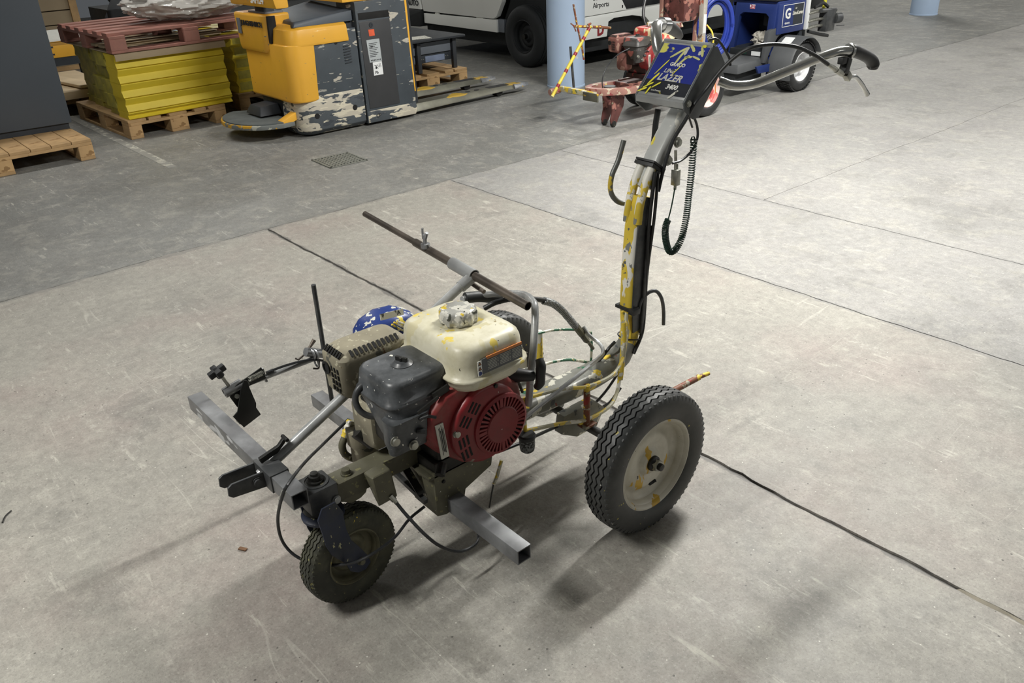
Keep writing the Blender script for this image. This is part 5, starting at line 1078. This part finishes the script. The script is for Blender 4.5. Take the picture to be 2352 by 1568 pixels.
obj('bar_channel', MB().box(-.12,.03,-.882,-.868,.205,.265), m['fork'], R, bev=.002)
obj('left_hinge', MB().tube([(-.40,-.95,.235),(-.395,-.86,.245)], .026, 10), m['rsp'], R)
ph = [(-.345,-.93,.26),(-.315,-.66,.69)]
obj('marking_rod', MB().tube([at(1272,205,'x',-3.2), at(1357,58,'x',-3.2)], .013, 10), m['ryrod'], R) if 0 else None
XFs = XF[0]; XF[0] = Matrix.Identity(4)
XR = -3.20
obj('marking_rod', MB().tube([at(1268,222,'x',XR), at(1356,60,'x',XR)], .0125, 12), m['ryrod'], R, label='slanting rod banded yellow and red')
ma, mb_ = at(1268,222,'x',XR), at(1356,60,'x',XR)
for f_ in (.13,.34,.58,.80,.93): obj('red_band', MB().tube([ma.lerp(mb_, f_), ma.lerp(mb_, f_+.045)], .0133, 12), m['vr'], R)
obj('cross_tube', MB().tube([at(1322,60,'x',XR), at(1402,64,'x',XR)], .0105, 10).tube([at(1350,57,'x',XR), at(1357,54,'x',XR)], .008, 8), m['rust'], R)
obj('hanging_rod', MB().tube([at(1317,10,'x',XR), at(1325,55,'x',XR), at(1337,110,'x',XR), at(1341,137,'x',XR)], .0075, 10), m['rust'], R)
obj('wing_screw', MB().tube([at(1311,54,'x',XR), at(1322,62,'x',XR)], .005, 8).tube([at(1318,60,'x',XR), at(1323,72,'x',XR)], .005, 8), m['rust'], R)
obj('upright_rod', MB().tube([at(1310,107,'x',-3.3), at(1318,202,'x',-3.3)], .010, 10), m['dkgrey'], R)
obj('rear_bar', MB().tube([at(1306,207,'x',-3.35), at(1350,214,'x',-3.10)], .020, sq=True), m['rsp'], R, bev=.002)
obj('arched_cable', MB().tube(atm([(1452,108,'x',-2.8),(1420,125,'x',-2.85),(1396,150,'x',-2.9),(1384,180,'x',-2.9),(1386,206,'x',-2.9),(1402,225,'x',-2.85)], 'x', 0), .0045, 8, 5), m['cable'], R)
XF[0] = XFs
obj('spine', sweep([(-.3,.27),(.1,.262),(.22,.29),(.262,.36),(.27,.60),(.30,.80),(.36,.95)], .06, .05), m['rsp'], R, ang=60)
obj('handle_post', MB().box(-.20,-.165,.04,.075,.25,1.0), m['rsp'], R, bev=.003); obj('handle_post', MB().box(-.155,-.12,.04,.075,.25,1.0), m['rs'], R, bev=.003)
obj('handle_post', MB().box(.03,.075,.24,.285,.22,1.05), mat('grey_red_flaked_post', 'b0aca2', .5, splats=(('a8604c', 10, .53, 1., (1,1,.5)), ('c89850', 16, .62, 2.), ('6d5a50', 22, .62, 4.))), R, bev=.003)
obj('post_label', MB().box(.0755,.0775,.245,.280,.56,.70), m['wdec'], R)
obj('panel_box', MB().box(-.12,.03,.06,.24,.66,1.0), m['rs'], R, bev=.008)
obj('panel_brace', MB().obox((-.06,.07,.62), (1,0,.3), (0,1,0), (-.3,0,1), .07, .012, .018), m['rsp'], R, bev=.002)
obj('pump_body', MB().lathe([(.001,0),(.07,0),(.075,.02),(.075,.10),(.05,.13),(.001,.13)], (-.10,.02,.40), (0,0,1), 24), m['rdark'], R)
obj('black_hose', MB().tube([(-.20,.05,.95),(-.25,-.05,.85),(-.22,-.12,.70),(-.15,-.10,.55)], .012, 10, 4), m['hose'], R)
obj('thin_hose', MB().tube([(.08,.28,.62),(.12,.30,.57),(.14,.30,.50),(.14,.28,.44)], .007, 8, 4), m['ryrod'], R)
obj('tie_strip', MB().tube([(.368,.04,.28),(.37,.055,.22),(.37,.06,.17)], .004, 6), mat('orange_strip', 'd88a3c', .5), R)
XF[0] = Matrix.Identity(4)
# blue hose coil hanging between the carts
m['bh'] = mat('blue_airless_hose', '2a3f9c', .35, var=.1, vs=6)
HC = thing('hose_coil', 'hanging coil of thick blue hose between the red and blue carts', 'hose', (-2.86,4.36,.40))
ax_ = Vector((.80, -.45, 0)).normalized(); w = Vector((0,0,1)).cross(ax_)
for k in range(6):
    c0 = Vector((-2.81, 4.36, .60))+ax_*(.030*(k % 3)-.03)+w*(.010*(k//3))
    rz, rw = (.235, .20, .22, .19, .175, .205)[k], (.150, .125, .140, .108, .095, .13)[k]
    obj('hose_turn', MB().tube([c0+Vector((0,0,1))*rz*cos(a)+w*rw*sin(a) for a in [2*pi*i/40 for i in range(41)]], .0175, 8), m['bh'], HC)
obj('coil_tie', MB().torus((-2.86,4.36,.79), (.45,.8,0), .035, .006, 16, 6), m['black'], HC)
obj('hose_hook', MB().tube([(-2.83,4.24,.76),(-2.84,4.32,.765),(-2.84,4.40,.77),(-2.84,4.42,.80)], .010, 8), m['rs'], R)

# --- blue striping machine
m['bp'] = mat('deep_blue_machine_paint', '22346e', .4, var=.06, vs=4)
m['fend'] = mat('grey_plastic_fender', '4c4e50', .55, var=.06)
B = thing('blue_machine', 'large blue line striper with turf tyre and grey fender at top centre', 'line striper', (-2.8,5.3,0))
wheel('drive_wheel', B, (-2.585,5.23,.2), (1,0,0), .205, .075, .118, m['black'], mat('clean_white_rim', 'dedfe0', .4), detail=False)
wheel('drive_wheel', B, (-3.45,5.23,.2), (1,0,0), .205, .075, .118, m['black'], m['white'], detail=False, face=-1)
tl = MB()
for i in range(44):
    a = 2*pi*i/44; d = Vector((0, cos(a), sin(a))); t_ = Vector((0, -sin(a), cos(a)))
    for j in range(4):
        tl.obox(Vector((-2.585-.054+.036*j, 5.23, .2))+d*(.2035)+t_*(.013 if j % 2 else 0), d, t_, (1,0,0), .0045, .0105, .0145)
obj('turf_lugs', tl, m['black'], B, kind='stuff')
fr = []
for i in range(15):
    a = radians(200-i*12.5); d = Vector((0, cos(a), sin(a))); c0 = Vector((0, 5.23, .2))
    fr.append([c0+d*.245+Vector((-2.70,0,0)), c0+d*.245+Vector((-2.50,0,0)), c0+d*.235+Vector((-2.485,0,0)), c0+d*.228+Vector((-2.50,0,0)), c0+d*.228+Vector((-2.70,0,0))])
obj('fender', MB().loft(fr), m['fend'], B, ang=50)
obj('fender_panel', MB().prism([(4.96,.25),(5.02,.36),(5.10,.44),(5.20,.48),(5.45,.46),(5.45,.50),(5.10,.52),(4.96,.50),(4.93,.25)], lambda a, b: Vector((-2.74,a,b)), lambda a, b: Vector((-2.70,a,b))), m['fend'], B, bev=.006)
obj('fender_sticker', MB().obox((-2.60,5.10,.4235), (1,0,0), (0,cos(.55),sin(.55)), (0,-sin(.55),cos(.55)), .045, .035, .002), m['wdec'], B)
# blue housing: open front frame
YF = 5.06
obj('housing_side', MB().box(-2.75,-2.69,YF,5.46,.46,.70), m['bp'], B, bev=.008)
obj('housing_top', MB().box(-3.15,-2.70,YF,5.46,.66,.72), m['bp'], B, bev=.012)
obj('front_frame', MB().prism([(-3.15,.28),(-3.10,.28),(-3.06,.60),(-3.02,.625),(-2.80,.625),(-2.77,.60),(-2.79,.28),(-2.72,.28),(-2.70,.70),(-3.10,.70)], lambda a, b: Vector((a,YF-.02,b)), lambda a, b: Vector((a,YF+.02,b))), m['bp'], B, bev=.005)
obj('housing_far_side', MB().box(-3.15,-3.11,YF,5.46,.28,.70), m['bp'], B)
obj('housing_back', MB().box(-3.15,-2.70,5.42,5.46,.25,.70), m['cabk'], B)
obj('housing_floor', MB().box(-3.12,-2.74,YF,5.44,.29,.34), m['cabk'], B)
obj('inner_block', MB().box(-2.93,-2.80,5.2,5.35,.50,.62), m['vk'], B, bev=.02)
obj('lid', MB().box(-3.16,-2.70,5.03,5.48,.722,.745), m['vk'], B, bev=.008)
obj('side_label', MB().box(-2.6905,-2.6885,5.125,5.425,.515,.685), m['bp'], B); 
for (a, b, c_, d) in ((5.125,5.425,.683,.687),(5.125,5.425,.513,.517),(5.123,5.127,.513,.687),(5.423,5.427,.513,.687)): obj('label_border', MB().box(-2.689,-2.687,a,b,c_,d), m['white'], B)
obj('label_dark', MB().box(-2.6895,-2.6882,5.28,5.42,.52,.68), m['cabk'], B)
text('maker_initial', 'G', .115, (-2.6875,5.195,.612), (0,1,0), (0,0,1), m['white'], B, .001, .003); text('lettering', 'GRACO', .020, (-2.6875,5.195,.540), (0,1,0), (0,0,1), m['white'], B, .001)
text('lettering', 'LineLazer', .040, (-2.6872,5.34,.612), (0,1,0), (0,0,1), m['worn'], B, .001, .0015, shear=.2); text('lettering', 'HP', .018, (-2.6872,5.31,.648), (0,1,0), (0,0,1), m['worn'], B, .001)
obj('front_sticker', MB().box(-2.96,-2.91,YF-.022,YF-.018,.655,.69), mat('red_white_sticker','b8707c',.5,splats=(('e8e4e0',20,.5,1.),)), B)
obj('deck', MB().hexa([(-3.2,4.60,.20),(-2.72,4.60,.20),(-2.72,5.06,.22),(-3.2,5.06,.22),(-3.2,4.62,.275),(-2.74,4.62,.275),(-2.74,5.06,.285),(-3.2,5.06,.285)]), m['fend'], B, bev=.015)
obj('deck_skirt', MB().box(-2.95,-2.76,4.62,5.0,.10,.20), m['vk'], B, bev=.01)
obj('blue_bracket', MB().prism([(4.80,.24),(5.0,.24),(5.10,.20),(5.08,.17),(4.95,.18),(4.84,.18)], lambda a, b: Vector((-2.70,a,b)), lambda a, b: Vector((-2.68,a,b))), m['bp'], B, bev=.003)
obj('front_lip', MB().box(-3.1,-2.75,YF-.06,YF,.285,.335), m['vk'], B, bev=.004); obj('green_sticker', MB().box(-3.0,-2.93,YF-.062,YF-.058,.295,.325), m['green'], B); obj('white_tag', MB().box(-2.88,-2.79,YF-.062,YF-.058,.29,.325), m['wdec'], B)
obj('frame_leg', MB().box(-2.745,-2.715,YF-.02,YF+.01,.10,.30), m['bp'], B)
obj('gun_rack', MB().box(-2.70,-2.67,5.47,5.50,.46,.72), m['wdec'], B, bev=.004)
for k, z in enumerate((.585,.52,.465)): obj('manifold_pipe', MB().tube([(-2.68,5.49,z),(-2.67,5.62,z+.01),(-2.66,5.80,z)], .013, 10, 3), m['zinc'], B)
obj('spray_gun', MB().box(-2.70,-2.62,5.70,5.84,.42,.60).tube([(-2.64,5.62,.60),(-2.64,5.86,.585)], .02, 10).tube([(-2.63,5.84,.52),(-2.61,5.90,.52)], .045, 14), m['dkgrey'], B, bev=.006)
obj('gun_trigger', MB().tube([(-2.62,5.88,.455),(-2.62,6.0,.445)], .005, 6), m['black'], B); obj('gun_hose', MB().tube([(-2.66,5.55,.63),(-2.66,5.66,.66),(-2.66,5.76,.62)], .014, 10, 4), m['hose'], B)
obj('lower_hose', MB().tube([(-2.68,5.52,.44),(-2.66,5.68,.40),(-2.64,5.78,.38)], .014, 10, 4), m['hose'], B)
obj('yellow_mast', MB().tube([(-2.70,5.76,.60),(-2.70,5.83,.95)], .014, 10), mat('bright_yellow_tube','d8d040',.4), B)
obj('back_frame', MB().box(-3.3,-2.78,5.5,5.9,.60,1.0).tube([(-2.9,5.8,.0),(-2.9,5.8,.6)], .02, 8), m['vk'], B, bev=.01)
tag(heap('rag', (-2.90,5.16,.400), (.11,.085,.075), 3.3, mat('crumpled_grey_rag', 'b4b0a6', .8), .5, 48, 24, .6), 'crumpled pale rag inside the blue machine housing', 'rag')

# --- floor drain
D = thing('floor_drain', 'square steel drain grate set into the floor left of centre', 'drain', (-3.605,1.35,0))
XF[0] = Matrix.Translation((-3.76, 1.215, 0)) @ Matrix.Rotation(radians(-3), 4, 'Z')
m['drain'] = mat('galvanised_grate', '85877f', .5, .4, var=.12)
obj('pit_shade_plate', MB().box(0,.29,0,.28,.0005,.0015), m['hole'], D)  # flat black plate on the floor, coloured as the shade below the grate
for a, b, c_, d in ((0,.29,0,.012),(0,.29,.268,.28),(0,.012,0,.28),(.278,.29,0,.28)): obj('frame_bar', MB().box(a,b,c_,d,.001,.006), m['drain'], D)
for k in range(1, 8): obj('grate_bar', MB().box(.012+.0333*k-.010,.012+.0333*k+.006,.012,.268,.001,.005), m['drain'], D)
for k in range(1, 11): obj('grate_bar', MB().box(.012,.278,.012+.0233*k-.0065,.012+.0233*k+.0045,.0012,.0052), m['drain'], D)
XF[0] = Matrix.Identity(4)
# small litter on the floor
m['chip'] = mat('brown_leaf_chip', '6b4f38', .8)
for i, (px, py, s_, lb) in enumerate(((558,1262,.012,'small brown chip on the floor left of the front wheel'),(10,1180,.02,'bent dark wire bit lying at the left edge of the floor'))):
    p_ = at(px, py, 'z', 0)
    if i == 0: tag(obj('leaf_chip', MB().obox(p_+Vector((0,0,.003)), (1,.6,0), (-.6,1,0), (.2,0,1), s_, s_*.45, .002), m['chip'], None, bev=.001), lb, 'debris')
    else: tag(obj('wire_bit', MB().tube(atm([(5,1200),(12,1185),(26,1172)], 'z', .003), .0018, 6, 4), m['dark'], None), lb, 'debris')
